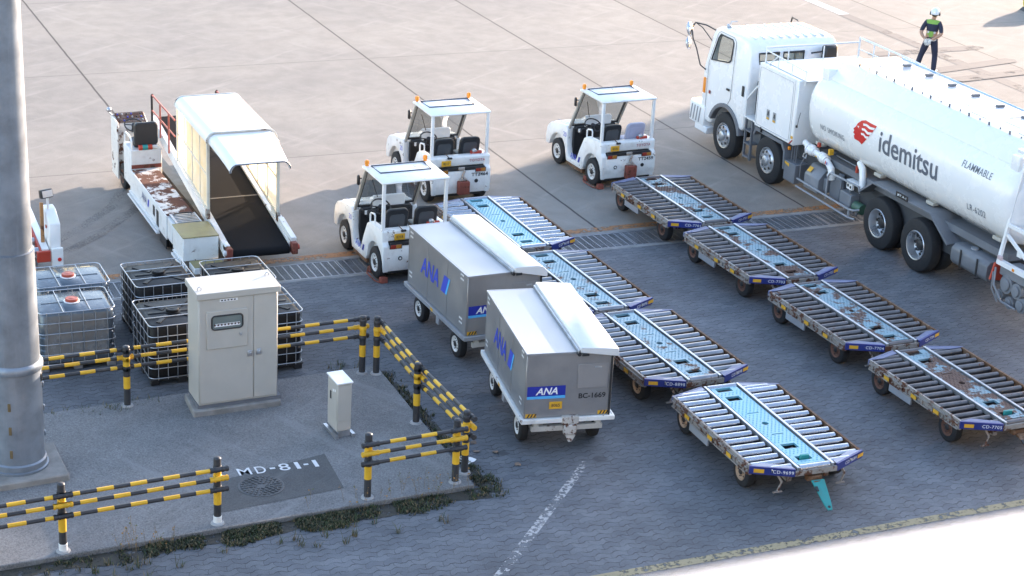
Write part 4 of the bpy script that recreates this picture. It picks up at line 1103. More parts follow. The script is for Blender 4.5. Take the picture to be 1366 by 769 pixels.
    mb = MB(); mb.box(-.06,.11,-.50,-.445,.53,.575,.006); mb.bar((0,-.46,.56),(.04,-.50,.76),.05,.04); mb.box(-.08,.06,-.47,-.438,.755,.82,.012); mb.tube([(.02,-.50,.64),(.06,-.53,.58),(.10,-.54,.47)], .014, 6); mb.build('hitch_pin', pm('worn_hitch_metal', (.45,.40,.36), .5, .3, dirt=.5, rust=.45), hp)
    mb = MB(); mb.tube([(.30,-.28,1.03),(.31,-.28,1.10),(.36,-.28,1.12),(.39,-.28,1.08)], .014, 8); mb.sphere((.33,-.27,1.10),.045,12,8); mb.build('work_lamp', zinc, t)
    mb = MB(); mb.cyl((.26,-.26,1.055),(.50,-.26,1.055),.035,12); mb.build('extinguisher', red_paint, t)
    # company letters on the step side
    for s in (-1,):
        decal('lettering', 'ANA', (s*(hw+.003),.98,.33), (0,-1,0), (0,0,1), .28, .13, blue_text, body, shear=.2, bold=.015)
        mb = MB(); mb.add([(s*(hw+.003),.64,.33),(s*(hw+.003),.56,.33),(s*(hw+.003),.51,.46),(s*(hw+.003),.59,.46)], [(0,1,2,3)]); mb.build('emblem', navy_text, body, 0)
        decal('lettering', '20', (s*(hw+.003),1.36,.72), (0,-1,0), (0,0,1), .15, .10, blue_text, body, bold=.005)
    mb = MB(); mb.bar((-.50,1.26,.990),(-.50,1.95,.915),.012,.006); mb.build('bonnet_stripe', blue_pale, body)
    return t
tC = make_tractor('white tow tractor TT2459 with one lavender seat, parked beside the tanker cab', 18.33,35.03,rad(2.5),'TT2459','8220',seat_lav,True)
tB = make_tractor('white tow tractor TT2464 parked behind another tow tractor, two black seats', 14.43,34.92,rad(1),'TT2464','8217',seat_blk,False)
tA = make_tractor('white tow tractor standing across the drain grate beside a silver luggage cart', 11.97,31.02,rad(1.5),'TT2463','8218',seat_blk,True)
def make_chock(label, x, y, rz):
    t = thing('wheel_chock', label, 'wheel chock', (x,y,0), rz)
    mb = MB()
    for s, yy in ((1,-.36),(-1,.36)): mb.prism([(yy,0),(yy+s*.13,0),(yy+s*.10,.11),(yy+s*.02,.11)], -.07, .07, 'x', bev=.01)
    mb.each('block', red_rust, t)
    mb = MB(); mb.tube([(-.075,-.34,.02),(-.13,-.2,.02),(-.13,.2,.02),(-.075,.34,.02)], .012, 6); mb.build('rope', red_rust, t)
    mb = MB(); mb.box(-.05,-.04,-.25,.25,.005,.02); mb.build('link_bar', rust_edge, t)
make_chock('red paired wheel chock at the wheel of the tow tractor TT2459', 17.74,35.0,rad(2.5))
make_chock('red paired wheel chock at the wheel of the tow tractor standing on the drain', 11.38,31.0,rad(1.5))

# ------------------------------------------------------------------ belt loader with canopy
BO = (9.0,34.5,0)
bl = thing('belt_loader', 'white belt loader with translucent canopy, rusty deck and black conveyor belt', 'belt loader', BO)
def WB():
    m = MB(); m.M = Matrix.Translation((-BO[0],-BO[1],0)); return m
bz = lambda y: .52+(y-31.7)*.16
mb = WB(); mb.box(8.03,8.54,33.0,36.35,.26,.675,.012); mb.box(8.005,8.03,33.35,36.35,.24,.70,.004); mb.build('hull', white_worn, bl)
mb = WB(); mb.box(8.035,8.56,33.45,36.30,.676,.70,.004); mb.build('deck_plate', deck_rust, bl)
mb = WB(); mb.box(7.93,8.004,33.85,36.3,.19,.225,.004); mb.box(7.96,8.0,33.85,36.3,.25,.28); mb.build('foot_rail', white, bl)
mb = WB(); mb.box(7.999,8.004,34.25,34.40,.40,.60); mb.box(7.999,8.004,33.95,34.12,.28,.60); mb.box(8.0,8.02,33.36,33.85,.05,.24); mb.each('hull_opening', dark, bl)
decal('lettering', 'ANA', (8.001-BO[0],35.35-BO[1],.42), (0,-1,0), (0,0,1), .42, .16, blue_pale, bl, shear=.2, bold=.01)
mb = WB(); mb.add([(8.001,34.86,.42),(8.001,34.76,.42),(8.001,34.70,.58),(8.001,34.80,.58)], [(0,1,2,3)]); mb.build('emblem', blue_text, bl, 0)
mb = WB(); mb.box(8.00,8.66,32.06,32.84,.26,.70,.012); bx = mb.build('front_box', white_worn, bl)
mb = WB(); mb.box(7.99,8.67,32.05,32.85,.703,.725,.006); mb.build('box_lid', mustard, bx)
mb = WB(); mb.box(8.10,8.70,31.66,32.04,.14,.26,.01); bs = mb.build('bumper_step', white_worn, bl); mb = WB(); mb.box(8.11,8.69,31.67,32.03,.262,.272); mb.build('step_pad', mustard, bs)
mb = WB(); mb.box(7.94,8.0,31.75,32.75,.17,.21,.004); mb.box(7.97,8.0,31.75,32.75,.24,.27); mb.build('foot_rail', white, bl)
mb = WB()
for i in range(6): mb.box(8.12,8.54,32.92+i*.085,32.96+i*.085,.68,.72,.004)
mb.box(8.08,8.12,32.88,33.42,.68,.72); mb.box(8.54,8.57,32.88,33.42,.68,.72); mb.build('louvre', zinc, bl)
mb = WB(); mb.tube([(8.15,33.38,.72),(8.20,33.2,.80),(8.44,33.2,.80),(8.50,33.38,.72)], .012, 6); mb.build('lid_handle', dark, bl)
mb = WB(); mb.box(8.03,8.66,36.36,37.02,.30,1.08,.012); sb_ = mb.build('seat_box', white_worn, bl)
mb = WB(); mb.box(8.04,8.65,36.352,36.358,.70,.78); mb.build('red_band', red_rust, sb_)
mb = WB(); mb.box(8.14,8.60,36.52,36.98,1.09,1.19,.03,seg=2); s_ = mb.build('seat', seat_blk, bl)
mb = WB(); mb.prism(rrect(8.13,8.61,1.14,1.62,.08), 36.44, 36.53, 'y', bev=.02); mb.build('backrest', seat_blk, s_)
mb = WB(); mb.cyl((8.20,36.39,1.125),(8.47,36.39,1.125),.055,14); ex = mb.build('extinguisher', red_paint, bl)
mb = WB(); mb.cyl((8.27,36.39,1.125),(8.38,36.39,1.125),.0565,14); mb.build('extinguisher_label', teal, ex); mb = WB(); mb.box(8.47,8.58,36.36,36.42,1.10,1.16,.01); mb.build('nozzle', white, ex)
mb = WB(); mb.tube([(8.06,36.40,1.08),(8.06,36.40,1.26),(8.06,36.5,1.32),(8.06,36.9,1.32),(8.06,37.0,1.26),(8.06,37.0,1.08)], .018, 8); mb.build('arm_rail', white, bl)
mb = WB(); mb.box(8.03,8.66,37.02,37.50,.28,.33); mb.box(8.62,8.66,37.02,37.5,.3,1.0); mb.build('footwell', dark, bl)
mb = WB(); mb.prism([(37.50,.2),(37.50,1.05),(37.62,1.28),(37.98,1.40),(38.02,1.36),(38.02,.2)], 8.03, 8.68, 'x', bev=.015); cs = mb.build('console', pm('rusty_console', (.66,.62,.56), .5, 0, dirt=.4, rust=.5, rscale=5), bl)
mb = WB(); mb.box(8.0,8.03,37.45,38.03,.15,1.36,.006); mb.build('side_plate', pm('rusty_white_plate', (.74,.72,.68), .5, 0, dirt=.3, rust=.3, rscale=3), bl)
mb = WB(); mb.prism([(37.625,1.30),(37.975,1.415),(37.98,1.405),(37.63,1.288)], 8.06, 8.65, 'x'); dp = mb.build('dashboard', pm('rusty_dash', (.20,.13,.09), .6, .2, dirt=.5, rust=.6), cs)
mb = WB()
for i in range(6):
    for j in range(3):
        if (i*3+j) % 5 == 4: continue
        yy = 37.68+j*.11; mb.cyl((8.11+i*.095, yy, 1.295+(yy-37.625)*.33),(8.11+i*.095, yy, 1.325+(yy-37.625)*.33), .017, 10, (i*2+j) % 3)
mb.each('gauge', [dark, grey_lt, navy_text], dp)
mb = WB(); c = Vector((8.34,37.40,1.30)); n = Vector((0,-.45,.9)).normalized(); a1 = Vector((1,0,0)); b1 = n.cross(a1)
mb.tube([c+(a1*math.cos(q)+b1*math.sin(q))*.19 for q in [2*PI*i/24 for i in range(24)]], .015, 8, True)
for q in (.2,PI-.2,-PI/2): mb.cyl(c, c+(a1*math.cos(q)+b1*math.sin(q))*.185, .011, 6)
mb.cyl(c-n*.03,c+n*.015,.05,12); mb.cyl(c,c-n*.3+Vector((0,.1,0)),.03,8); mb.build('steering_wheel', dark, bl)
mb = WB(); mb.tube([(8.04,37.95,1.35),(7.97,37.98,1.42),(7.95,37.98,1.47)], .012, 6); mb.sphere((7.95,37.95,1.50),.055,12,8); mb.build('lamp', zinc, bl)
for yy in (33.62,37.25):
    for xx, s in ((8.13,-1),(9.75,1)): wheel(bl, xx-BO[0], yy-BO[1], .27, .17, rim_rust, side=s)
mb = WB(); mb.box(8.56,8.69,32.3,37.4,.10,.40); mb.box(8.2,9.8,33.2,37.5,.24,.34); mb.box(8.75,8.95,33.3,37.6,.34,.52); mb.box(9.75,9.9,33.3,37.6,.34,.5); mb.cyl((9.3,34.2,.42),(9.3,36.2,1.05),.06,10); mb.build('chassis', dark, bl)
# conveyor
def slope_box(m, x0, x1, y0, y1, d0, d1, mi=0):
    vs = []
    for yy in (y0,y1):
        for xx, dd in ((x0,d0),(x1,d0),(x1,d1),(x0,d1)): vs.append((xx,yy,bz(yy)+dd))
    m.add(vs, [(3,2,1,0),(4,5,6,7),(0,1,5,4),(1,2,6,5),(2,3,7,6),(3,0,4,7)], mi)
mb = WB(); slope_box(mb,8.70,8.80,31.75,37.4,-.16,.045); slope_box(mb,9.90,10.0,31.75,37.4,-.16,.045); slope_box(mb,8.80,9.90,32.2,37.3,-.14,-.09); mb.build('conveyor_frame', white_worn, bl)
mb = WB()
pts = [(37.42,bz(37.42)+.0),(31.75,bz(31.75)+.0)]
prof = [(37.4,bz(37.4)+.01),(31.78,bz(31.78)+.01)] + [(31.72+.085*math.cos(a),bz(31.72)-.075+.085*math.sin(a)) for a in [PI/2+.1+ (PI-.2)*i/8 for i in range(9)]] + [(31.9,bz(31.9)-.17),(37.4,bz(37.4)-.17)]
mb.prism(prof, 8.81, 9.89, 'x'); belt = mb.build('conveyor_belt', belt_rub, bl)
mb = WB(); slope_box(mb,8.81,9.89,33.70,33.735,.0105,.014); mb.build('belt_seam', pm('belt_seam', (.16,.155,.15), .7), belt)
mb = WB(); slope_box(mb,9.93,10.01,31.7,33.0,.05,.15); slope_box(mb,10.01,10.06,31.78,32.6,-.1,.10); mb.build('guard_plate', white_worn, bl)
for xx, s in ((8.74,-1),(9.97,1)):
    mb = WB(); mb.box(xx-.05,xx+.06,31.58,31.74,.38,.60,.01); rb = mb.build('bumper', red_rust, bl)
    mb = WB(); mb.cyl((xx+s*.10,31.66,.50),(xx+s*.04,31.66,.50),.05,12); mb.build('bumper_lamp', red_paint if s > 0 else white, rb)
    mb = WB(); mb.box(xx-.04,xx+.05,31.74,31.9,.50,.62,.01); mb.build('bracket', white_worn, rb)
mb = WB(); mb.box(8.694,8.699,32.35,32.55,.56,.66); mb.build('red_sticker', red_paint, bl)
# canopy
CY0, CY1 = 32.58, 35.18
ctop = lambda y: 2.24+(y-32.6)*.018
for xx, s, CY0 in ((8.70,-1,32.92),(9.94,1,32.58)):
    mb = WB(); mb.quad((xx,CY0,bz(CY0)+.18),(xx,CY1,bz(CY1)+.18),(xx,CY1,ctop(CY1)),(xx,CY0,ctop(CY0))); pn = mb.build('side_sheet', sheet_m, bl, 0)
    mb = WB()
    def fb(y0,f0,y1,f1,w=.035):
        z = lambda y,f: (bz(y)+.18)*(1-f)+ctop(y)*f
        mb.bar((xx,y0,z(y0,f0)),(xx,y1,z(y1,f1)),w,w)
    for yy in (CY0,CY1): fb(yy,-.08,yy,1,.05)
    for k in (1,2,3): fb(CY0+(CY1-CY0)*k/4,0,CY0+(CY1-CY0)*k/4,1,.026)
    fb(CY0,0,CY1,0,.05); fb(CY0,.5,CY1,.5,.03); fb(CY0,1,CY1,1,.05)
    mb.build('sheet_frame', pm('cream_frame_paint', (.72,.69,.60), .5, var=.08, dirt=.25, streak=.2), pn)
mb = WB()
for xx, CY0 in ((8.69,32.92),(9.95,32.58)): mb.box(xx-.035,xx+.035,CY0-.05,CY0+.05,bz(CY0)+.03,bz(CY0)+.22,.01)
mb.each('frame_bracket', rust_frame, bl)
def roof_ring(y, zt, x0, x1, r, drop, th):
    out = []; inn = []
    for i in range(7):
        a = PI - (PI/2)*i/6; out.append((x0+r+r*math.cos(a), y, zt-r+r*math.sin(a)))
    for i in range(7):
        a = PI/2 - (PI/2)*i/6; out.append((x1-r+r*math.cos(a), y, zt-r+r*math.sin(a)))
    out = [(x0,y,zt-r-drop)] + out + [(x1,y,zt-r-drop)]
    cx = (x0+x1)/2
    for p in reversed(out):
        d = Vector((cx-p[0], 0, zt-r-p[2])); d.normalize(); inn.append((p[0]+d.x*th, y, p[2]+d.z*th if p[2] > zt-r-.001 else p[2]))
    return out+inn
mb = WB(); mb.loft([roof_ring(35.22,2.47,8.655,9.98,.17,.02,.03), roof_ring(34.0,2.45,8.655,9.98,.17,.02,.03), roof_ring(32.82,2.43,8.655,9.98,.17,.02,.03)]); rf = mb.build('canopy_roof', white, bl, 40)
mb = WB(); mb.tube([(p[0],32.82,p[2]) for p in roof_ring(32.82,2.435,8.65,9.985,.17,.02,.03)[:16]], .018, 6); mb.tube([(p[0],35.22,p[2]) for p in roof_ring(35.22,2.475,8.65,9.985,.17,.02,.03)[:16]], .012, 6); mb.each('roof_edge', pm('rusty_white_edge', (.66,.62,.55), .5, dirt=.4, rust=.3), rf)
rings = []
for k in range(6):
    u = k/5; yy = 32.86-1.52*u; zt = 2.405-.09*u-.05*u**3
    rings.append(roof_ring(yy,zt,8.685,9.95-.16*u,.14,.03*(1-u),.02))
mb = WB(); mb.loft(rings); hd = mb.build('canopy_hood', white, bl, 40)
mb = WB(); e = roof_ring(31.335,2.268,8.68,9.795,.14,0,.02)[:16]; mb.tube([(p[0],p[1],p[2]) for p in e], .014, 6); mb.build('hood_edge', grey_paint, hd)
mb = WB(); mb.tube([(9.88,32.60,2.1),(9.80,31.9,2.22)], .012, 5); mb.tube([(8.75,32.9,2.1),(8.74,31.9,2.20)], .012, 5); mb.each('hood_stay', dark, hd)
# rear guard rails
for xx in (8.66,10.0):
    mb = WB(); mb.tube([(xx,37.15,bz(37.1)),(xx,37.15,1.98),(xx,37.10,2.0)], .024, 8); mb.build('rail_post', dark, bl)
    mb = WB(); mb.tube([(xx,37.12,1.99),(xx,35.25,1.99)], .018, 8); mb.tube([(xx,37.15,1.66),(xx,35.25,1.66)], .016, 8)
    for yy in (36.45,35.75): mb.tube([(xx,yy,bz(yy)),(xx,yy,1.99)], .018, 8)
    mb.build('guard_rail', red_rail, bl)

# second loader, mostly hidden by the mast
BO2 = (5.3,33.4,0)
b2 = thing('conveyor_loader', 'white and red conveyor end with a work lamp showing beside the mast', 'belt loader', BO2)
def W2():
    m = MB(); m.M = Matrix.Translation((-BO2[0],-BO2[1],0)); return m
bz2 = lambda y: .60+(y-32.4)*.12
mb = W2()
for xx in (4.30,5.52):
    vs = []
    for yy in (32.35,38.0):
        for dx, dz in ((0,-.14),(.12,-.14),(.12,.05),(0,.05)): vs.append((xx+dx,yy,bz2(yy)+dz))
    mb.add(vs, [(3,2,1,0),(4,5,6,7),(0,1,5,4),(1,2,6,5),(2,3,7,6),(3,0,4,7)])
mb.build('side_frame', white, b2)
mb = W2()
vs = []
for yy in (32.35,38.0):
    for dx, dz in ((0,-.12),(.03,-.12),(.03,.03),(0,.03)): vs.append((5.485+dx,yy,bz2(yy)+dz))
mb.add(vs, [(3,2,1,0),(4,5,6,7),(0,1,5,4),(1,2,6,5),(2,3,7,6),(3,0,4,7)]); mb.box(5.42,5.66,32.28,32.348,.42,.62,.006); mb.build('red_trim', red_paint, b2)
mb = W2(); mb.prism([(4.45,38,),(5.48,38),(5.48,32.4),(4.45,32.4)], .3, .3001, 'z') if False else None
for i in range(14):
    yy = 32.5+i*.4; mb = W2(); mb.cyl((4.43,yy,bz2(yy)-.05),(5.48,yy,bz2(yy)-.05),.07,12); mb.build('roller', zinc, b2)
mb = W2(); mb.box(4.5,5.45,32.5,37.6,.25,.42); mb.box(4.5,5.45,32.38,32.48,.30,.46,.01); mb.build('chassis', grey_lt, b2)
mb = W2(); mb.box(4.6,5.4,32.34,32.37,.44,.50); mb.box(4.6,5.4,32.34,32.37,.34,.39); mb.each('step', dark, b2)
mb = W2(); mb.prism([(32.36,.58),(32.36,1.10),(32.75,1.26),(33.0,1.26),(33.0,.58)], 5.66, 5.86, 'x', bev=.02); cb = mb.build('control_box', white, b2)
mb = W2(); mb.cyl((5.655,32.6,.98),(5.64,32.6,.98),.035,12); mb.build('push_button', red_paint, cb)
mb = W2(); mb.box(5.68,5.88,32.28,32.345,.30,.66,.01); pl = mb.build('end_plate', white, b2); mb = W2(); mb.cyl((5.81,32.28,.45),(5.81,32.265,.45),.035,12); mb.build('reflector', red_mark, pl)
mb = W2(); mb.box(5.56,5.62,32.62,32.68,.62,1.42,.004); mb.build('post', pm('rusty_post', (.40,.20,.08), .6, dirt=.4, rust=.4), b2)
mb = W2(); mb.cyl((5.72,32.75,1.2),(5.72,32.75,1.50),.022,8); st = mb.build('lamp_stalk', white, b2)
mb = W2(); mb.M = mb.M @ Matrix.Translation((5.68,32.68,1.57)) @ Matrix.Rotation(.35,4,'Z') @ Matrix.Rotation(-.2,4,'X'); mb.box(-.12,.12,-.06,.05,-.08,.08,.025,seg=2); lh = mb.build('work_lamp', dark, b2)
mb = W2(); mb.M = mb.M @ Matrix.Translation((5.68,32.68,1.57)) @ Matrix.Rotation(.35,4,'Z') @ Matrix.Rotation(-.2,4,'X'); mb.box(-.10,.10,-.068,-.061,-.06,.06,.002); mb.build('lens', pm('lamp_lens', (.62,.64,.66), .1, .3), lh)
for yy in (33.1,37.0):
    for xx, s in ((4.55,-1),(5.42,1)): wheel(b2, xx-BO2[0], yy-BO2[1], .24, .16, rim_rust, side=s)

# ------------------------------------------------------------------ fuel tanker
TO = (22.70,31.5,0)
tk = thing('fuel_tanker', 'white refuelling tanker lorry with red head emblem and grey chassis', 'tanker', TO)
# cab shell
prof = [(5.62,.62),(5.70,.74),(5.72,1.45),(5.69,1.9),(5.54,2.66),(5.46,2.80),(5.28,2.87),(4.30,2.88),(3.98,2.84),(3.84,2.68),(3.76,2.3),(3.75,.95),(3.80,.84)] + arc(4.55,.53,.66,152,9,12) + [(5.26,.615)]
def taper(p):
    k = 1-.075*max(0, p[2]-1.85)/.95
    return (p[0]*k, p[1], p[2])
mb = MB(); mb.prism(prof, -1.21, 1.21, 'x', bev=.07, seg=3); mb.v = [taper(p) for p in mb.v]; shell = mb.mesh('cab', white_clean)
c1 = MB(); c1.box(-1.06,1.06,3.98,5.44,1.25,2.70)
win = [(5.40,2.09),(5.26,2.62),(5.18,2.72),(4.64,2.72),(4.58,2.66),(4.58,2.26),(4.66,2.20)]
c2 = MB(); c2.prism(win, -2, 2, 'x')
c3 = MB(); c3.prism([(-1.03,1.78),(1.03,1.78),(.98,2.60),(-.98,2.60)], 5.3, 6.5, 'y')
c4 = MB(); c4.box(-.92,-.42,3.5,4.1,2.36,2.60); c4.box(-.30,.22,3.5,4.1,2.36,2.60)
c5 = MB(); c5.prism(arc(4.55,.53,.66,0,348.75,31), -1.5, 1.5, 'x')
cab = link('cab', boolean(shell, [c.mesh('c', white_clean, 0) for c in (c1,c2,c3,c4)]), tk)
mb = MB()
for s in (-1,1): mb.add([taper((s*1.18,y,z)) for y,z in win], [tuple(range(len(win)))])
mb.each('side_window', glass, cab, 0)
mb = MB(); mb.add([(-1.02,5.65,1.79),(1.02,5.65,1.79),(.97,5.50,2.59),(-.97,5.50,2.59)], [(0,1,2,3)]); mb.build('windscreen', glass, cab, 0)
mb = MB()
for s in (-1,1): mb.tube([taper((s*1.212,y,z)) for y,z in win], .016, 6, True)
mb.tube([(-.92,3.80,2.36),(-.42,3.80,2.36),(-.42,3.80,2.60),(-.92,3.80,2.60)], .02, 6, True); mb.tube([(-.30,3.80,2.36),(.22,3.80,2.36),(.22,3.80,2.60),(-.30,3.80,2.60)], .02, 6, True)
mb.each('window_gasket', dark, cab)
mb = MB(); mb.add([(-.92,3.83,2.36),(-.42,3.83,2.36),(-.42,3.83,2.60),(-.92,3.83,2.60)], [(0,1,2,3)]); mb.add([(-.30,3.83,2.36),(.22,3.83,2.36),(.22,3.83,2.60),(-.30,3.83,2.60)], [(0,1,2,3)]); mb.each('rear_window', glass, cab, 0)
mb = MB()
for s in (-.6,.55): mb.box(s-.26,s+.26,4.1,4.55,1.3,1.75,.05); mb.box(s-.26,s+.26,4.02,4.16,1.7,2.35,.05)
mb.box(-1.0,1.0,5.05,5.42,1.3,1.85,.05); mb.each('cab_interior', seat_blk, cab)
mb = MB(); c = Vector((.55,4.95,1.98)); n = Vector((0,-.5,.86)); a1 = Vector((1,0,0)); b1 = n.cross(a1); mb.tube([c+(a1*math.cos(q)+b1*math.sin(q))*.22 for q in [2*PI*i/20 for i in range(20)]], .018, 6, True); mb.build('steering_wheel', dark, cab)
# door joints, handle, lamps on the cab flank
mb = MB()
def gap(pts, w=.008):
    mb.tube([taper((-1.2125,y,z)) for y,z in pts], w, 4)
gap([(5.48,.95),(5.50,2.0),(5.30,2.72),(5.2,2.78),(4.6,2.78),(4.48,2.70),(4.42,2.2),(4.40,1.42),(4.52,1.24)],.006); mb.build('door_joint', pm('door_joint_grey', (.22,.22,.23), .6), cab)  # thin grey line tracing the door outline
mb = MB(); mb.box(-1.225,-1.20,4.47,4.60,1.58,1.63,.008); mb.build('door_handle', dark, cab)
mb = MB(); mb.box(-1.225,-1.205,5.30,5.37,1.30,1.38,.01); mb.build('side_lamp', red_lens, cab)
mb = MB(); mb.box(-1.22,-1.15,5.56,5.66,1.25,1.62,.015); mb.build('indicator', orange_lens, cab)
mb = MB(); mb.box(-1.215,-1.19,3.86,3.94,1.62,1.86,.01); mb.build('intake_grille', dark, cab)
mb = MB(); mb.box(.62,.95,3.55,3.74,2.2,2.75,.04); mb.cyl((.30,3.62,2.60),(.62,3.62,2.62),.02,8); mb.build('air_intake', dark, cab)
mb = MB()
for i in range(9):
    xx = -.88+i*.22; mb.box(xx-.03,xx+.03,4.05,5.25,2.862,2.893,.010)
mb.each('roof_rib', white_clean, cab)
mb = MB(); mb.tube([(-.9,5.2,2.90),(-.86,5.25,2.98),(-.7,5.25,2.98)], .012, 6); mb.sphere((-.95,5.2,2.9),.05,10,6); mb.build('roof_marker', zinc, cab)
# arch trim and bumper
mb = MB()
for s in (-1,1):
    out = arc(4.55,.53,.74,20,165,14); inn = arc(4.55,.53,.645,20,165,14)[::-1]
    mb.prism(out+inn, s*1.10, s*1.245, 'x', bev=.01)
mb.each('wheel_arch', grey_paint, cab)
mb = MB(); mb.prism([(-1.24,5.45),(-1.24,6.12),(-1.12,6.28),(1.12,6.28),(1.24,6.12),(1.24,5.45)], .48, .95, 'z', bev=.03, seg=2); mb.box(-1.23,-1.0,5.30,5.86,.34,.50,.02); mb.box(1.0,1.23,5.3,5.86,.34,.50,.02); bp = mb.build('bumper', white_clean, tk)
mb = MB()
for k in range(4):
    z0 = .53; y0 = 6.10-k*.13
    mb.add([(-1.2425,y0,z0),(-1.2425,y0-.055,z0),(-1.2425,y0-.055+.10 if False else y0-.115,z0+.36),(-1.2425,y0-.06,z0+.36)], [(0,1,2,3)])
mb.build('bumper_stripe', pm('grey_stripe_paint', (.22,.23,.25), .4), bp, 0)
# mirrors
mb = MB(); mb.tube([taper((-1.18,5.45,2.74)),(-1.20,5.75,2.80),(-1.28,6.12,2.78),(-1.30,6.22,2.66)], .016, 8); mb.tube([taper((-1.18,5.50,2.45)),(-1.24,5.85,2.72),(-1.28,6.1,2.78)], .012, 6)
mb.tube([(-1.30,6.22,2.60),(-1.30,6.15,2.40),(-1.26,6.02,2.20),(-1.25,5.80,1.86),(-1.21,5.60,1.80)], .016, 8); ma = mb.build('mirror_arm', dark, tk)
for zz, r in ((2.60,.17),(2.26,.15)):
    mb = MB(); mb.M = Matrix.Translation((-1.33,6.28,zz)) @ Matrix.Rotation(.5,4,'Z') @ Matrix.Rotation(rad(75),4,'X'); mb.sphere((0,0,0),r,18,10,0,(.75,1,.28)); mb.M = None; mb.build('mirror', pm('mirror_chrome', (.66,.68,.72), .15, .8, var=.05), ma)
mb = MB(); mb.tube([taper((1.18,5.45,2.74)),(1.22,5.75,2.80),(1.30,6.12,2.78),(1.30,6.2,2.5)], .016, 8); mb.box(1.22,1.42,6.15,6.22,2.1,2.5,.03); mb.build('mirror_arm', dark, tk)
# frame
mb = MB(); mb.box(-.46,-.36,-5.7,5.4,.78,1.06); mb.box(.36,.46,-5.7,5.4,.78,1.06)
for yy in (-5.6,-3.6,-.9,1.2,3.4): mb.box(-.36,.36,yy-.05,yy+.05,.8,1.04)
mb.box(-1.0,1.0,-5.5,1.1,1.06,1.20); mb.build('frame', grey_paint, tk)
mb = MB(); mb.box(-.9,-.15,-5.4,3.3,.55,1.10); mb.build('underbody', pm('underbody_dark_grey', (.06,.063,.07), .7, dirt=.3), tk)  # block in one dark grey paint under the tank frame
for yy in (4.55,2.62):
    for s in (-1,1): wheel(tk, s*1.07, yy, .53, .29, rim_silver, side=s, rr=.56, style='dish', hub=steel)
    mb = MB(); mb.cyl((-1,yy,.53),(1,yy,.53),.09,10); mb.build('axle', dark, tk)
for yy in (-1.70,-3.02):
    for s in (-1,1):
        wheel(tk, s*1.08, yy, .53, .28, rim_silver, side=s, rr=.56, style='deep', hub=dark); wheel(tk, s*.74, yy, .53, .28, rim_silver, side=s, rr=.56, style='deep')
    mb = MB(); mb.cyl((-1,yy,.53),(1,yy,.53),.12,10); mb.build('axle', dark, tk)
# steps behind the cab
mb = MB()
for yy in (3.35,3.62): mb.bar((-1.20,yy,.30),(-1.20,yy,1.22),.05,.04)
for zz in (.36,.66,.95): mb.box(-1.24,-1.05,3.35,3.62,zz-.015,zz+.015)
mb.box(-1.0,-.6,3.3,3.72,.62,1.18); mb.build('step_ladder', grey_paint, tk)
mb = MB(); mb.box(-1.22,-.5,3.24,3.74,1.20,1.24,.005); mb.build('step_platform', white, tk)
mb = MB(); mb.tube([(-1.20,3.70,1.24),(-1.20,3.70,1.62),(-1.20,3.28,2.02)], .022, 8); mb.build('grab_rail', white, tk)
mb = MB(); mb.box(-.95,-.3,3.35,3.72,1.24,2.0); mb.cyl((-.98,3.5,1.35),(-.98,3.5,1.85),.07,12); mb.build('engine_hose', dark, tk)
# equipment box with catwalk
mb = MB(); mb.box(-1.25,1.25,1.60,3.22,1.16,2.585,.02); eb = mb.build('equipment_box', white_clean, tk)
mb = MB(); mb.tube([(-1.252,y,z) for y,z in rrect(1.78,3.16,1.22,2.50,.06)], .007, 5, True); mb.tube([(-1.252,1.72,1.18),(-1.252,1.72,2.56)], .006, 5); mb.build('hatch_joint', pm('joint_light_grey', (.45,.45,.46), .5), eb)
for k, yy in enumerate((2.36,2.62)):
    mb = MB(); mb.box(-1.2565,-1.2515,yy,yy+.12,1.44,1.66); st = mb.build('warning_sticker', grey_lt, eb, 0); mb = MB(); mb.box(-1.2585,-1.257,yy+.01,yy+.11,1.445,1.49); mb.add([(-1.258,yy+.03,1.52),(-1.258,yy+.09,1.54),(-1.258,yy+.07,1.63),(-1.258,yy+.03,1.62)],[(0,1,2,3)],1); mb.build('sticker_print', [yellow_pl, dark], st, 0)
mb = MB(); mb.box(-1.2565,-1.2515,1.62,1.70,1.30,1.36); mb.build('yellow_sticker', yellow_pl, eb, 0)
mb = MB(); mb.bar((-1.265,1.72,1.18),(-1.265,1.61,1.28),.02,.02); mb.build('red_lever', red_paint, eb)
mb = MB(); mb.cyl((-1.27,1.50,1.62),(-1.25,1.50,1.62),.03,10); mb.tube([(-1.265,1.47,1.60),(-1.28,1.42,1.8),(-1.26,1.40,1.95)], .006, 5); mb.tube([(-1.26,1.36,1.22),(-1.30,1.2,1.05),(-1.26,1.02,1.16)], .008, 5); mb.build('cable', dark, eb)
mb = MB(); mb.box(-1.26,-1.21,2.9,2.94,1.08,1.20,.004); mb.build('hook', dark, eb)
mb = MB(); mb.box(-1.15,1.2,1.45,3.15,2.59,2.605); mb.build('catwalk_plate', diamond, tk)
mb = MB()
def railline(pts, r=.018): mb.tube(pts, r, 6)
zt = 3.02
for yy in (3.12,2.55,1.98,1.45): mb.cyl((1.2,yy,2.5),(1.2,yy,zt),.016,6)
railline([(1.2,3.12,2.5),(1.2,3.12,zt),(1.2,1.1,zt),(1.15,.55,3.02),(1.15,.52,2.86)]); railline([(1.2,3.12,2.77),(1.2,1.45,2.77)],.012)
for xx in (-.6,.3): mb.cyl((xx,3.14,2.5),(xx,3.14,2.88),.014,6)
railline([(-1.16,3.14,2.5),(-1.16,3.14,2.92),(1.2,3.14,2.92)])
for yy in (2.6,2.05,1.5): mb.cyl((-1.16,yy,2.5),(-1.16,yy,2.84),.013,6)
railline([(-1.16,3.14,2.86),(-1.16,1.45,2.80)],.014); mb.bar((-1.16,3.1,2.5),(-1.16,2.62,2.86),.02,.02); mb.each('catwalk_rail', white_rail, tk)
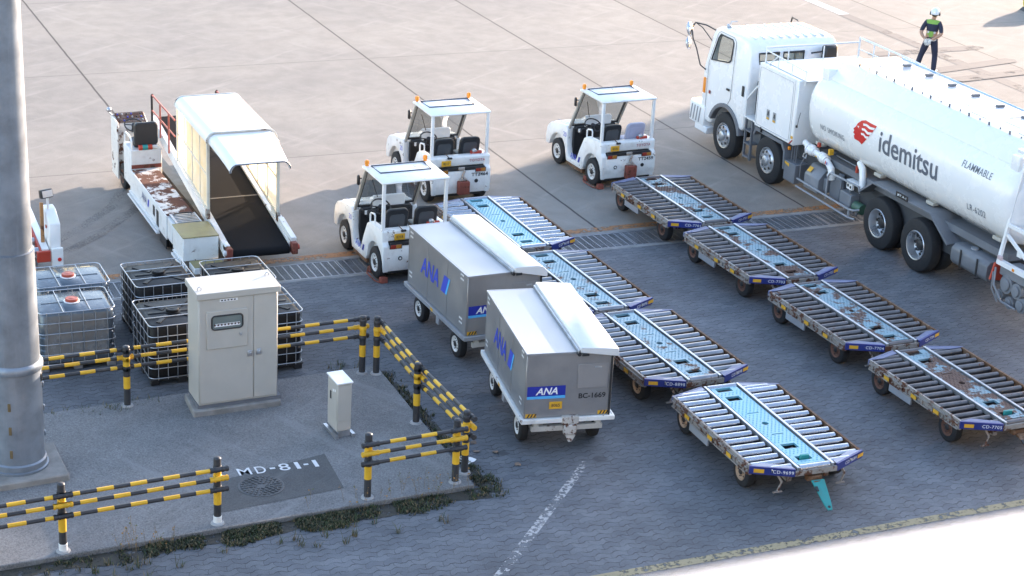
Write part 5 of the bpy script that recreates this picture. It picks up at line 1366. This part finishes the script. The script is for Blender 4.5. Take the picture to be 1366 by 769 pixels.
mb = MB(); mb.cyl((.85,2.2,2.5),(.85,2.2,2.64),.03,8); mb.sphere((.85,2.2,2.68),.045,10,6); mb.box(.2,.3,1.1,1.2,2.86,3.0,.01); mb.build('valve_knob', dark, tk)
# tank
TS = [(1.28,.0),(1.30,.62),(1.38,.90),(1.52,1.06),(1.72,1.17),(1.95,1.225),(2.2,1.24),(2.42,1.22),(2.60,1.15),(2.74,1.04),(2.83,.92),(2.86,.80),(2.86,0)]
def tank_x(z):
    for (z0,x0),(z1,x1) in zip(TS, TS[1:]):
        if z0 <= z <= z1 and z1 > z0: return x0+(x1-x0)*(z-z0)/(z1-z0)
    return 1.2
def smooth_section(k, dy):
    cz = 2.1; pts = []
    for z, x in TS: pts.append((x*k, dy, cz+(z-cz)*k))
    return pts + [(-x, y, z) for x, y, z in reversed(pts[1:-1])]
rings = [smooth_section(k, y) for k, y in ((.55,1.38),(.80,1.34),(.93,1.25),(.985,1.15),(1,1.03),(1,-5.30),(.985,-5.44),(.93,-5.56),(.80,-5.66),(.55,-5.70))]
mb = MB(); mb.loft(rings); tank = mb.build('tank', white_clean, tk, 60)
mb = MB(); mb.prism([(-.98,2.80),(-.70,3.14),(-.64,3.18),(.64,3.18),(.70,3.14),(.98,2.80)], -5.35, .93, 'y', bev=.03, seg=2)
mb.box(-1.02,-.62,.86,1.12,2.72,3.0,.03,seg=2); mb.box(-1.02,-.62,-5.45,-5.2,2.72,3.02,.03,seg=2); co = mb.build('coaming', white_clean, tank)
mb = MB(); mb.box(.66,.685,-5.3,.75,3.17,3.20,.005); mb.build('far_gutter', lightblue if False else pm('pale_blue_gutter', (.36,.52,.70), .4), co)
mb = MB()
for i in range(9):
    yy = .35-i*.62; mb.box(-.66,-.63,yy-.02,yy+.02,3.18,3.25,.006); mb.box(-.60,-.58,yy-.28,yy-.26,3.18,3.215)
mb.each('top_fitting', pm('fitting_grey', (.16,.16,.17), .5), co)
for i in range(7):
    yy = .15-i*.78; mb = MB(); mb.box(.28,.46,yy-.05,yy+.03,3.182,3.23,.01); mb.bar((.30,yy,3.20),(.05,yy+.06,3.19),.015,.01); mb.build('hatch_lever', pm('fitting_grey', (.16,.16,.17), .5), co)
mb = MB()
for i in range(8): mb.bar((-.42 if i % 2 else -.18,.45-i*.72,3.183),(-.42 if i % 2 else -.18,.0-i*.72,3.183),.010,.006)
mb.each('roof_seam', grey_paint, co)
# writing on the tank
def fl(y0, z0):
    return lambda u, v: (-tank_x(z0+v)-.008, y0-u, z0+v)
def tdecal(name, s, y0, z0, w, h, m, **k):
    mb = MB(); letter(mb, s, (0,0,0), (0,0,0), (0,0,0), w, h, fmap=fl(y0-TO[1], z0), **k); return mb.build(name, m, tank, 0)
tdecal('lettering', 'idemitsu', 30.03, 1.96, 1.96, .44, grey_text, bold=.012)
tdecal('lettering', 'NO SMOKING', 32.18, 1.80, .90, .115, grey_text, space=1.15)
tdecal('lettering', 'FLAMMABLE', 27.42, 2.46, .88, .125, grey_text, shear=.0, bold=.004, space=1.1)
tdecal('lettering', 'LR-6202', 27.12, 1.72, .56, .125, grey_text, space=1.15)
head = [(.31,.94),(.47,1.02),(.71,1.0),(1,1.0),(.87,.7),(.67,.36),(.43,0),(.28,.07),(.08,.08),(.04,.2),(.09,.27),(.0,.31),(.05,.43),(0,.48),(.1,.6),(.16,.77)]
def curved_poly(mb, poly, fm, w, h, off=0):
    bm = bmesh.new(); f = bm.faces.new([bm.verts.new((u*w, v*h, 0)) for u, v in poly]); bmesh.ops.triangulate(bm, faces=bm.faces)
    for _ in range(3):
        es = [e for e in bm.edges if abs(e.verts[0].co.y-e.verts[1].co.y) > .06]
        if es: bmesh.ops.subdivide_edges(bm, edges=es, cuts=1)
    bmesh.ops.triangulate(bm, faces=bm.faces); bm.verts.index_update()
    mb.add([(lambda p: (p[0]-off, p[1], p[2]))(fm(v.co.x, v.co.y)) for v in bm.verts], [[v.index for v in f.verts] for f in bm.faces]); bm.free()
mb = MB(); curved_poly(mb, head, fl(30.95-TO[1],1.93), .76, .50); em = mb.build('emblem', red_mark, tank, 0)
mb = MB()
for st in ([(.40,.86),(.55,.90),(.75,.86),(.94,.90),(.91,.80),(.72,.76),(.55,.81),(.42,.78)], [(.38,.66),(.52,.69),(.68,.62),(.86,.68),(.81,.57),(.66,.52),(.52,.60),(.40,.58)], [(.37,.46),(.50,.49),(.60,.42),(.74,.46),(.68,.34),(.58,.33),(.49,.40),(.39,.38)], [(.16,.66),(.25,.68),(.24,.60)]):
    curved_poly(mb, st, fl(30.95-TO[1],1.93), .76, .50, .003)
mb.build('emblem_stripe', white_text, em, 0)
mb = MB()
for yy in (1.0,-1.2,-3.0,-5.1): mb.box(-1.0,-.86,yy-.12,yy+.12,1.33,1.40,.01)
mb.each('tank_foot', cream, tank)
# mudguards
for s in (-1,1):
    mb = MB(); outer = [(-.95,.98),(-1.40,1.31),(-3.38,1.31),(-4.02,.90)]; 
    inner = [(-4.0,.86),(-3.36,1.27),(-1.42,1.27),(-.98,.94)]
    mb.prism(outer+inner, s*.55, s*1.24, 'x', bev=.006); mb.prism([(-3.36,1.268),(-4.0,.862),(-4.0,.75),(-4.62,.95),(-4.60,1.25),(-3.4,1.30)], s*.50, s*.60, 'x'); mb.each('mudguard', grey_paint, tk)
mb = MB(); mb.box(-1.256,-1.243,-2.65,-2.25,1.285,1.395,.003); pl = mb.build('product_plate', dark, tk)
decal('lettering', 'JET A-1', (-1.2585,-2.30,1.315), (0,-1,0), (0,0,1), .30, .05, white_text, pl, bold=.01)
mb = MB(); mb.prism([(3.18,1.14),(3.28,.95),(3.22,.94),(3.16,1.05),(2.1,1.05),(1.98,.92),(1.95,.55),(1.90,.55),(1.92,.95),(2.05,1.12)], -1.22, -.75, 'x'); mb.prism([(3.18,1.14),(3.28,.95),(3.22,.94),(3.16,1.05),(2.1,1.05),(1.98,.92),(1.95,.55),(1.90,.55),(1.92,.95),(2.05,1.12)], .75, 1.22, 'x'); mb.each('mudguard', grey_paint, tk)
# control boxes, pump and pipes between the axles
mb = MB(); mb.box(-1.24,-.85,1.42,1.86,.36,.78,.01); b1_ = mb.build('valve_box', grey_lt if False else grey_paint, tk); mb = MB(); mb.add([(-1.2435,1.84,.72),(-1.2435,1.66,.68),(-1.2435,1.66,.75),(-1.2435,1.84,.765)], [(0,1,2,3)]); mb.build('yellow_sticker', yellow_pl, b1_, 0)
mb = MB(); mb.prism([(-1.20,.42),(-1.20,.72),(-1.02,.93),(-.72,.93),(-.72,.42)], .55, 1.10, 'y', bev=.01); b2_ = mb.build('valve_box', pm('mid_grey_paint', (.22,.23,.25), .45, dirt=.2), tk); mb = MB(); mb.add([(-1.17,1.06,.775),(-1.17,.92,.775),(-1.09,.92,.868),(-1.09,1.06,.868)], [(0,1,2,3)]); mb.v = [(x-.006,y,z+.006) for x,y,z in mb.v]; mb.build('yellow_sticker', yellow_pl, b2_, 0)
mb = MB(); mb.box(-1.05,-.75,-.05,.34,.42,.90,.02); mb.box(-1.10,-.8,.36,.52,.5,.78,.02); mb.build('pump_housing', grey_paint, tk)
mb = MB(); mb.box(-1.12,-.85,-.55,-.15,.42,.74,.02); mb.cyl((-1.0,-.35,.74),(-1.0,-.35,.98),.03,8); mb.build('meter_box', pm('mid_grey_paint', (.22,.23,.25), .45), tk)
mb = MB(); mb.cyl((-1.0,-.60,.52),(-1.0,-.88,.52),.11,14); mb.build('motor', green_m, tk)
mb = MB(); mb.box(-1.16,-1.10,-.62,-.42,.86,1.02,.006); mb.box(-1.12,-.9,-.8,-.35,1.0,1.03); mb.build('gauge_plate', white, tk)
mb = MB(); mb.cyl((-1.165,-.48,.94),(-1.155,-.48,.94),.035,10); mb.cyl((-1.165,-.57,.92),(-1.155,-.57,.92),.03,10); mb.each('gauge', dark, tk)
mb = MB(); mb.tube([(-1.05,1.42,1.28),(-1.10,1.10,1.22),(-1.10,.72,1.20),(-1.10,.45,1.16),(-1.10,.28,1.05),(-1.08,.24,.82)], .068, 14)
for a, b in (((-1.10,1.20,1.24),(-1.10,1.16,1.235)),((-1.10,.96,1.215),(-1.10,.92,1.21)),((-1.10,.70,1.20),(-1.10,.66,1.195)),((-1.10,.52,1.175),(-1.10,.48,1.165)),((-1.09,.25,.93),(-1.09,.25,.89))): mb.cyl(a, b, .10, 16)
mb.sphere((-1.10,1.06,1.22),.125,14,8); mb.sphere((-1.10,.60,1.18),.115,14,8); mb.cyl((-1.10,1.06,1.22),(-1.24,1.10,1.20),.055,10)
mb.tube([(-.98,-.55,1.42),(-1.02,-.72,1.34),(-1.05,-.80,1.18),(-1.05,-.82,.95)], .07, 12); mb.each('fuel_pipe', white_clean, tk)
mb = MB(); mb.tube([(-1.26,1.10,1.16),(-1.28,1.10,1.08),(-1.26,1.02,1.06),(-1.24,1.04,1.14)], .012, 6); mb.build('valve_handle', steel, tk)
mb = MB(); mb.box(-1.06,-1.0,.88,.96,1.32,1.42,.01); mb.cyl((-1.0,-.50,1.20),(-1.0,-.50,1.34),.035,10); mb.each('red_cap', red_paint, tk)
mb = MB(); mb.box(-1.1565,-1.15,.76,.84,1.15,1.2); mb.box(-1.1,-1.0,.4,.46,1.3,1.42); mb.each('yellow_tag', yellow_pl, tk)
mb = MB(); mb.add([(-1.187,.40,1.13),(-1.187,.37,1.13),(-1.187,.37,1.2),(-1.187,.40,1.2)],[(0,1,2,3)],0); mb.add([(-1.187,.35,1.12),(-1.187,.32,1.12),(-1.187,.32,1.18),(-1.187,.35,1.18)],[(0,1,2,3)],1); mb.each('pipe_mark', [red_mark, navy_text], tk, 0)
mb = MB()
for yy in (1.60,1.68,1.78): mb.cyl((-1.12,yy,.78),(-1.12,yy,1.16),.012,6)
mb.tube([(-1.18,1.30,.42),(-1.18,1.30,.85),(-1.14,1.24,1.0)], .014, 6)
mb.tube([(-.9,1.2,1.0),(-1.0,.9,1.02),(-.95,.4,1.35)], .012, 6); mb.tube([(-.85,.5,1.25),(-.95,0,1.3),(-.92,-.6,1.28)], .014, 6); mb.tube([(-.8,-.1,1.1),(-.9,-.4,1.12),(-.88,-.8,1.0)], .02, 6)
for k in range(5): mb.tube([(-.95,-.2-k*.14,.45),(-1.1,-.22-k*.14,.38),(-1.05,-.25-k*.14,.6)], .012, 5)
mb.each('hose', rubber_hose if False else grey_paint, tk)
mb = MB(); mb.box(-1.16,-1.10,1.86,1.92,.98,1.06,.01); mb.build('side_lamp', orange_lens, tk)
mb = MB(); mb.tube([(-1.24,1.30,.53),(-1.24,-.70,.50),(-1.22,-.86,.52),(-1.12,-.92,.54)], .022, 8); mb.tube([(-1.24,1.32,.36),(-1.24,-.72,.33),(-1.2,-.9,.34)], .022, 8); mb.tube([(-1.20,.22,.42),(-1.20,.22,.92),(-1.18,.16,1.0),(-1.16,-.85,1.02),(-1.16,-.92,.9)], .018, 8); mb.cyl((-1.22,-.70,.36),(-1.22,-.70,.5),.03,8); mb.build('side_guard', grey_lt, tk)
mb = MB(); mb.prism([(.16,.45),(.16,.92),(.10,1.0),(-.05,1.0),(-.1,.45)], -1.0, -.97, 'x'); mb.build('guard_plate', grey_paint, tk)
# fuel tank and rear gear
mb = MB(); mb.prism([(-1.22,.66),(-1.22,.88),(-1.14,.97),(-.70,.97),(-.66,.9),(-.66,.56),(-1.14,.56)], -5.22, -4.12, 'y', bev=.02, seg=1); ft = mb.build('fuel_tank', grey_paint, tk)
mb = MB(); mb.cyl((-1.0,-4.55,.97),(-1.0,-4.55,1.0),.075,14); mb.build('filler_cap', grey_lt, ft)
mb = MB()
for yy in (-4.45,-4.95): mb.box(-1.232,-.66,yy-.02,yy+.02,.548,.558); mb.box(-1.238,-1.228,yy-.02,yy+.02,.60,.94)
mb.each('tank_strap', dark, ft)
mb = MB(); mb.prism([(-1.25,.70),(-1.18,1.02),(-.95,1.02),(-1.0,.66)], -5.40, -5.36, 'y'); mb.build('red_flag', red_paint, tk)
mb = MB()
lad = lambda a, b, w=.06: mb.bar(a, b, w, w)
lad((-1.20,-5.50,1.06),(-.98,-5.62,3.20)); lad((-.98,-5.66,3.20),(-1.20,-6.45,1.06)); lad((-1.20,-5.50,1.10),(-1.20,-6.5,1.10),.09); lad((-1.13,-5.54,1.80),(-1.13,-6.18,1.80)); lad((-1.14,-5.56,1.62),(-1.15,-6.28,1.30),.05); lad((-.98,-5.62,3.18),(.9,-5.62,3.18)); lad((-1.22,-6.5,1.10),(1.2,-6.5,1.10),.09)
mb.box(-1.15,-.9,-5.75,-5.5,3.16,3.22,.01); mb.build('rear_frame', white_clean, tk)
mb = MB(); mb.tube([(-1.02,-5.55,3.2),(-1.02,-5.55,3.42),(-.9,-5.55,3.48),(-.5,-5.6,3.48)], .016, 6); mb.build('rear_rail', zinc, tk)
mb = MB(); mb.box(-1.255,-1.248,-6.02,-5.96,1.07,1.12); mb.build('reflector', orange_lens, tk)
mb = MB(); mb.box(-1.25,-1.2,-5.62,-5.5,1.14,1.22,.01); mb.build('rear_marker', pm('pink_marker', (.6,.45,.45), .4), tk)
mb = MB()
for k, (yy, zz, r) in enumerate(((-5.75,.72,.20),(-6.05,.70,.17),(-5.9,.42,.14),(-6.22,.48,.16),(-5.6,.48,.12))):
    mb.cyl((-1.16,yy,zz),(-.85,yy,zz),r*.85,16); mb.lathe([(r*.6,-.02),(r*.55,-.04),(.2*r,-.045)], (-1.16,yy,zz), 'x', 14)
mb.box(-1.15,-.7,-6.3,-5.5,.84,1.02,.02); mb.tube([(-1.28,-5.55,1.0),(-1.33,-5.62,.7),(-1.30,-5.85,.45),(-1.25,-6.2,.42)], .02, 6); mb.tube([(-1.28,-5.5,.9),(-1.31,-5.55,.6),(-1.26,-5.7,.38)], .016, 6); mb.build('meter_set', pm('mid_grey_paint', (.22,.23,.25), .45), tk)
mb = MB(); mb.box(-.65,-.6,-4.95,-4.65,1.05,1.22,.008); mb.build('socket_box', grey_lt, tk)
mb = MB(); mb.box(-1.0,-.97,-5.85,-5.72,1.24,1.36,.006); mb.build('rear_box', white, tk); mb = MB(); mb.box(-.95,-.90,-6.1,-5.9,1.12,1.34,.01); mb.build('rear_lamp', red_paint, tk)
SKY_STRENGTH = 0.148; SKY_DUST = 0.7; SKY_OZONE = 1.4
SUN_STRENGTH = 3.4; SUN_COLOR = (1.0,.795,.63); EXPOSURE = 2.65

# ------------------------------------------------------------------ person
def make_person(loc, rz):
    V = {}; E = []; R = {}
    def v(n, p, r, par=None):
        V[n] = (len(V), Vector(p)); R[n] = r
        if par: E.append((par, n))
    v('pelvis',(0,0,.95),(.155,.115)); v('waist',(0,-.005,1.08),(.145,.105),'pelvis'); v('chest',(0,-.01,1.26),(.175,.12),'waist'); v('upper',(0,-.005,1.38),(.15,.10),'chest')
    v('neck',(0,.012,1.475),(.058,.058),'upper'); v('jaw',(.008,.03,1.545),(.070,.075),'neck'); v('skull',(.012,.03,1.635),(.080,.092),'jaw'); v('crown',(.012,.025,1.70),(.058,.066),'skull')
    v('nose',(.03,.128,1.60),(.014,.014),'skull')
    for s, n in ((-1,'l'),(1,'r')):
        kx = .22 if s < 0 else .15; ax = .30 if s < 0 else .17
        v('hip'+n,(s*.095,0,.87),(.095,.10),'pelvis'); v('thigh'+n,(s*.5*(.095+kx),.015,.68),(.088,.09),'hip'+n); v('knee'+n,(s*kx,.03,.49),(.065,.068),'thigh'+n); v('calf'+n,(s*(kx*.6+ax*.4),.0,.34),(.066,.070),'knee'+n); v('ankle'+n,(s*ax,-.03,.10),(.062,.062),'calf'+n)
        v('heel'+n,(s*ax,-.045,.05),(.042,.045),'ankle'+n); v('ball'+n,(s*(ax+.03),.10,.045),(.045,.042),'heel'+n); v('toe'+n,(s*(ax+.05),.185,.038),(.036,.033),'ball'+n)
        v('sho'+n,(s*.175,-.005,1.395),(.072,.072),'upper'); v('arm'+n,(s*.235,-.055,1.27),(.058,.058),'sho'+n); v('elb'+n,(s*.275,-.12,1.13),(.046,.046),'arm'+n); v('fore'+n,(s*.19-.02,-.185,1.03),(.042,.042),'elb'+n)
        wx = -.02 if s < 0 else .0
        v('wri'+n,(s*.075-.03,-.205,.955),(.030,.030),'fore'+n); hp = Vector((s*.045-.055,-.205,.90)); v('palm'+n,hp,(.036,.026),'wri'+n)
        for k in range(4):
            o = (k-1.5)*.021; ln = (.062,.072,.068,.054)[k]
            v(f'f{k}a{n}', hp+Vector((o-.01*s,-.01,-.045)),(.0095,.0095),'palm'+n); v(f'f{k}b{n}', hp+Vector((o-.02*s,.004,-.045-ln)),(.008,.008),f'f{k}a{n}')
        v('th'+n, hp+Vector((s*.036,-.012,-.012)),(.011,.011),'palm'+n); v('tip'+n, hp+Vector((s*.045,-.02,-.055)),(.009,.009),'th'+n)
    me = bpy.data.meshes.new('person'); me.from_pydata([p for _, p in V.values()], [(V[a][0],V[b][0]) for a, b in E], [])
    o = bpy.data.objects.new('person', me); COL.objects.link(o)
    md = o.modifiers.new('skin','SKIN'); md.use_smooth_shade = True; md.branch_smoothing = .4
    if not me.skin_vertices: 
        bpy.context.view_layer.objects.active = o
    sk = me.skin_vertices[0].data
    for n, (i, p) in V.items():
        g = 1.0 if n[0] in 'ft' and n[:2] != 'th' or n in ('nose',) or n[:4] == 'palm' or n[:2] == 'th' and n[2:] in ('l','r') else 1.2 if n in ('pelvis','waist','chest','upper') or n[:3] in ('hip','thi','kne','cal','ank','sho','arm','elb') else 1.08
        sk[i].radius = (R[n][0]*g, R[n][1]*g)
    sk[V['pelvis'][0]].use_root = True
    ss = o.modifiers.new('sub','SUBSURF'); ss.levels = 2; ss.render_levels = 2
    bpy.context.view_layer.update()
    dg = bpy.context.evaluated_depsgraph_get(); out = bpy.data.meshes.new_from_object(o.evaluated_get(dg))
    bpy.data.objects.remove(o); out.name = 'person'
    out.materials.clear()
    for m in (navy_cloth, hivis, reflect_m, skin_m, glove_m, boot_m): out.materials.append(m)
    segs = [(a, b, V[a][1], V[b][1]) for a, b in E]
    for p in out.polygons:
        c = p.center; best = min(segs, key=lambda s: (c-(s[2]+(s[3]-s[2])*max(0,min(1,(c-s[2]).dot(s[3]-s[2])/max(1e-9,(s[3]-s[2]).length_squared))))).length)
        a, b = best[0], best[1]; mi = 0
        if b[:4] in ('heel','ball') or b[:3] == 'toe': mi = 5
        elif b in ('jaw','skull','crown','nose','neck') : mi = 3 if c.z > 1.475 else 1
        elif b[:4] in ('palm','wril','wrir') or b[:2] in ('f0','f1','f2','f3','th','ti') and not b.startswith('thigh'): mi = 4 if not (b[:3] == 'wri' and c.z > .965) else 3
        elif b[:4] == 'fore': mi = 3
        elif b[:3] in ('elb',): mi = 0 if c.z > 1.17 else 3
        elif b[:3] in ('arm',): mi = 0
        elif b in ('waist','chest','upper') or b[:3] == 'sho' or b[:3] == 'hip':
            z = c.z
            mi = 0 if z < .99 else 1 if z < 1.09 else 2 if z < 1.16 else 0 if z < 1.36 else 1
            if b[:3] == 'sho' and abs(c.x) > .17: mi = 0
            if z < 1.16 and z > 1.11 and int(c.x*18) % 3 == 0: mi = 1
        p.material_index = mi
        p.use_smooth = True
    ob = bpy.data.objects.new('person', out); COL.objects.link(ob); ob.location = loc; ob.rotation_euler = (0,0,rz)
    tag(ob, 'person in navy uniform and lime vest with white helmet, gloved hands clasped behind', 'person')
    c = (.012,.028,1.655)
    mb = MB(); prof = [(.118,-.035),(.121,.0),(.116,.05),(.098,.095),(.062,.128),(.015,.14)]; mb.lathe(prof, (c[0],c[1],c[2]), 'z', 22, close=True)
    mb.prism([(-.10,.08),(.10,.08),(.07,.155),(-.07,.155)], -.03, -.018, 'z', bev=.004); mb.v = [(x+(c[0] if i >= len(prof)*22 else 0), (y-c[1])*1.14+c[1] if i < len(prof)*22 else y+c[1], z+(c[2] if i >= len(prof)*22 else 0)) for i, (x,y,z) in enumerate(mb.v)]
    h = mb.build('helmet', helmet_m, ob)
    for s in (-1,1):
        mb = MB(); mb.lathe([(.03,-.022),(.042,-.018),(.042,.018),(.03,.022)], (c[0]+s*.12,c[1]-.005,c[2]-.03), 'x', 16); mb.bar((c[0]+s*.125,c[1],c[2]-.02),(c[0]+s*.118,c[1],c[2]+.05),.02,.01); mb.build('ear_muff', dark, h)
    mb = MB(); mb.sphere((c[0],c[1]-.03,c[2]-.035),.092,14,8,0,(1,1,.75)); mb.build('hair', pm('black_hair', (.012,.011,.010), .6), ob)
    mb = MB()
    for s in (-1,1): mb.sphere((c[0]+s*.032,.115,1.628),.012,10,6)
    mb.each('eye', pm('eye_white', (.5,.48,.45), .3), ob)
    mb = MB(); mb.box(c[0]-.026,c[0]+.026,.108,.114,1.553,1.560); mb.build('mouth', pm('lip', (.30,.12,.10), .5), ob)
    mb = MB()
    for s in (-1,1): mb.sphere((c[0]+s*.088,.02,1.615),.026,10,6,0,(.4,.8,1.2))
    mb.each('ear', skin_m, ob)
    mb = MB()
    ring = [(.158*math.cos(a),-.003+.118*math.sin(a),.985) for a in [2*PI*i/24 for i in range(24)]]
    mb.tube(ring, .016, 6, True); mb.build('belt', boot_m, ob)
    return ob
make_person((31.02,41.62,0), rad(-48))

# drum at the edge of the picture
t = thing('drum', 'yellow drum lying on the sunlit apron, cut off by the picture edge', 'drum', (39.42,47.5,0), rad(-8))
mb = MB(); mb.lathe([(.20,-.5),(.27,-.49),(.285,-.45),(.285,-.18),(.295,-.17),(.285,-.15),(.285,.15),(.295,.17),(.285,.18),(.285,.45),(.27,.49),(.20,.5)], (0,0,.29), 'x', 28); mb.build('body', drum_y, t)
mb = MB()
for s in (-.46,.46): mb.lathe([(.27,s-.012),(.292,s-.006),(.292,s+.006),(.27,s+.012)], (0,0,.29), 'x', 28)
mb.build('rim', drum_y, t)
mb = MB(); mb.prism([(-.62,0),(-.5,0),(-.5,.10)], -.2, .2, 'y'); mb.prism([(.62,0),(.5,0),(.5,.1)], -.2, .2, 'y'); mb.each('chock', dark, t)

# ------------------------------------------------------------------ terminal under the camera, and an added unseen bridge form that shades the apron
t = thing('terminal_building', 'pale terminal building whose white roof parapet shows at the lower corner of the view', 'building', (0,0,0))
mb = MB(); mb.box(-40,60,-30,-6,-.2,10.9); mb.build('wall', building_m, t)
mb = MB(); mb.box(-40,60,-30,.40,10.95,11.25,.02); mb.build('roof_deck', building_m, t)
mb = MB(); mb.box(-40,60,.24,.625,11.98,12.2,.02,seg=3); mb.build('parapet', parapet_m, t)
for i in range(25):
    mb = MB(); mb.box(-39.05+i*4,-38.95+i*4,.28,.38,11.25,11.98); mb.build('parapet_post', parapet_m, t)
wm = pm('dark_glazing', (.03,.04,.05), .08, .2)
for i in range(24):
    for z in (1.2,4.6,8.0):
        mb = MB(); mb.box(-38+i*4,-35+i*4,-6,-5.97,z,z+2.2,.01); mb.build('window', wm, t)
az, el = math.atan2(.49,.87), rad(10.0)
sd = Vector((math.cos(az), math.sin(az))); nd = Vector((-sd.y, sd.x))
S0 = 80.0
t = thing('unseen_shade_caster', 'added unseen shade caster, an elevated bridge form on columns beyond the tanker', 'shade caster', (sd.x*S0, sd.y*S0, 0), az)
mb = MB(); mb.box(-1.6,1.6,-34,23.65,6.86,11.46,.06); mb.build('shade_block', building_m, t)  # out-of-view block, sized for the shade it throws on the apron
mb = MB()
for i in range(14): mb.box(-1.63,-1.6,-32+i*4,-29.4+i*4,8.0,10.2,.01); mb.box(1.6,1.63,-32+i*4,-29.4+i*4,8.0,10.2,.01)
mb.build('window', wm, t)
mb = MB()
for q in (-28,-8,10): mb.cyl((0,q,-.2),(0,q,6.86),.45,16); mb.box(-1.3,1.3,q-.5,q+.5,6.3,6.86,.03)
mb.build('column', building_m, t)

# ------------------------------------------------------------------ camera, sky, sun
R_ = ((.91665646,-.39652362,.05009936),(-.09988356,-.34864835,-.93191609),(.3869938,.84924281,-.35919695))
right = Vector(R_[0]); up = -Vector(R_[1]); fwd = Vector(R_[2])
cd = bpy.data.cameras.new('camera'); cam = bpy.data.objects.new('camera', cd); COL.objects.link(cam)
M = Matrix((( right.x, up.x, -fwd.x, 0),(right.y, up.y, -fwd.y, 0),(right.z, up.z, -fwd.z, 12.6),(0,0,0,1)))
cam.matrix_world = M
cd.sensor_width = 36; cd.lens = 2540.39/1366*36; cd.clip_start = .05; cd.clip_end = 2000
cd.dof.use_dof = True; cd.dof.focus_distance = 31; cd.dof.aperture_fstop = 5
scene.camera = cam

world = bpy.data.worlds.new('World'); scene.world = world; world.use_nodes = True
nt = world.node_tree; bg = nt.nodes['Background']
sky = nt.nodes.new('ShaderNodeTexSky'); sky.sky_type = 'NISHITA'; sky.sun_disc = False
sky.sun_elevation = el; sky.sun_rotation = PI/2-az; sky.air_density = 1.0; sky.dust_density = SKY_DUST; sky.ozone_density = SKY_OZONE
nt.links.new(mixc(nt, 1.0, sky.outputs[0], (1.10,.975,.96), 'MULTIPLY'), bg.inputs[0]); bg.inputs[1].default_value = SKY_STRENGTH
ld = bpy.data.lights.new('sun', 'SUN'); ld.energy = SUN_STRENGTH; ld.angle = rad(.5); ld.color = SUN_COLOR
lo = bpy.data.objects.new('sun', ld); COL.objects.link(lo)
d = Vector((sd.x*math.cos(el), sd.y*math.cos(el), math.sin(el)))
lo.rotation_euler = d.to_track_quat('Z', 'Y').to_euler(); lo.location = (40,30,40)

vs = scene.view_settings
vs.view_transform = 'Standard'; vs.look = 'None'; vs.gamma = 1.0; vs.exposure = EXPOSURE; vs.use_curve_mapping = False
scene.render.engine = 'CYCLES'
scene.cycles.use_denoising = True
scene.cycles.max_bounces = 6; scene.cycles.diffuse_bounces = 3; scene.cycles.glossy_bounces = 3; scene.cycles.transparent_max_bounces = 12
scene.cycles.caustics_reflective = False; scene.cycles.caustics_refractive = False
scene.cycles.use_adaptive_sampling = True
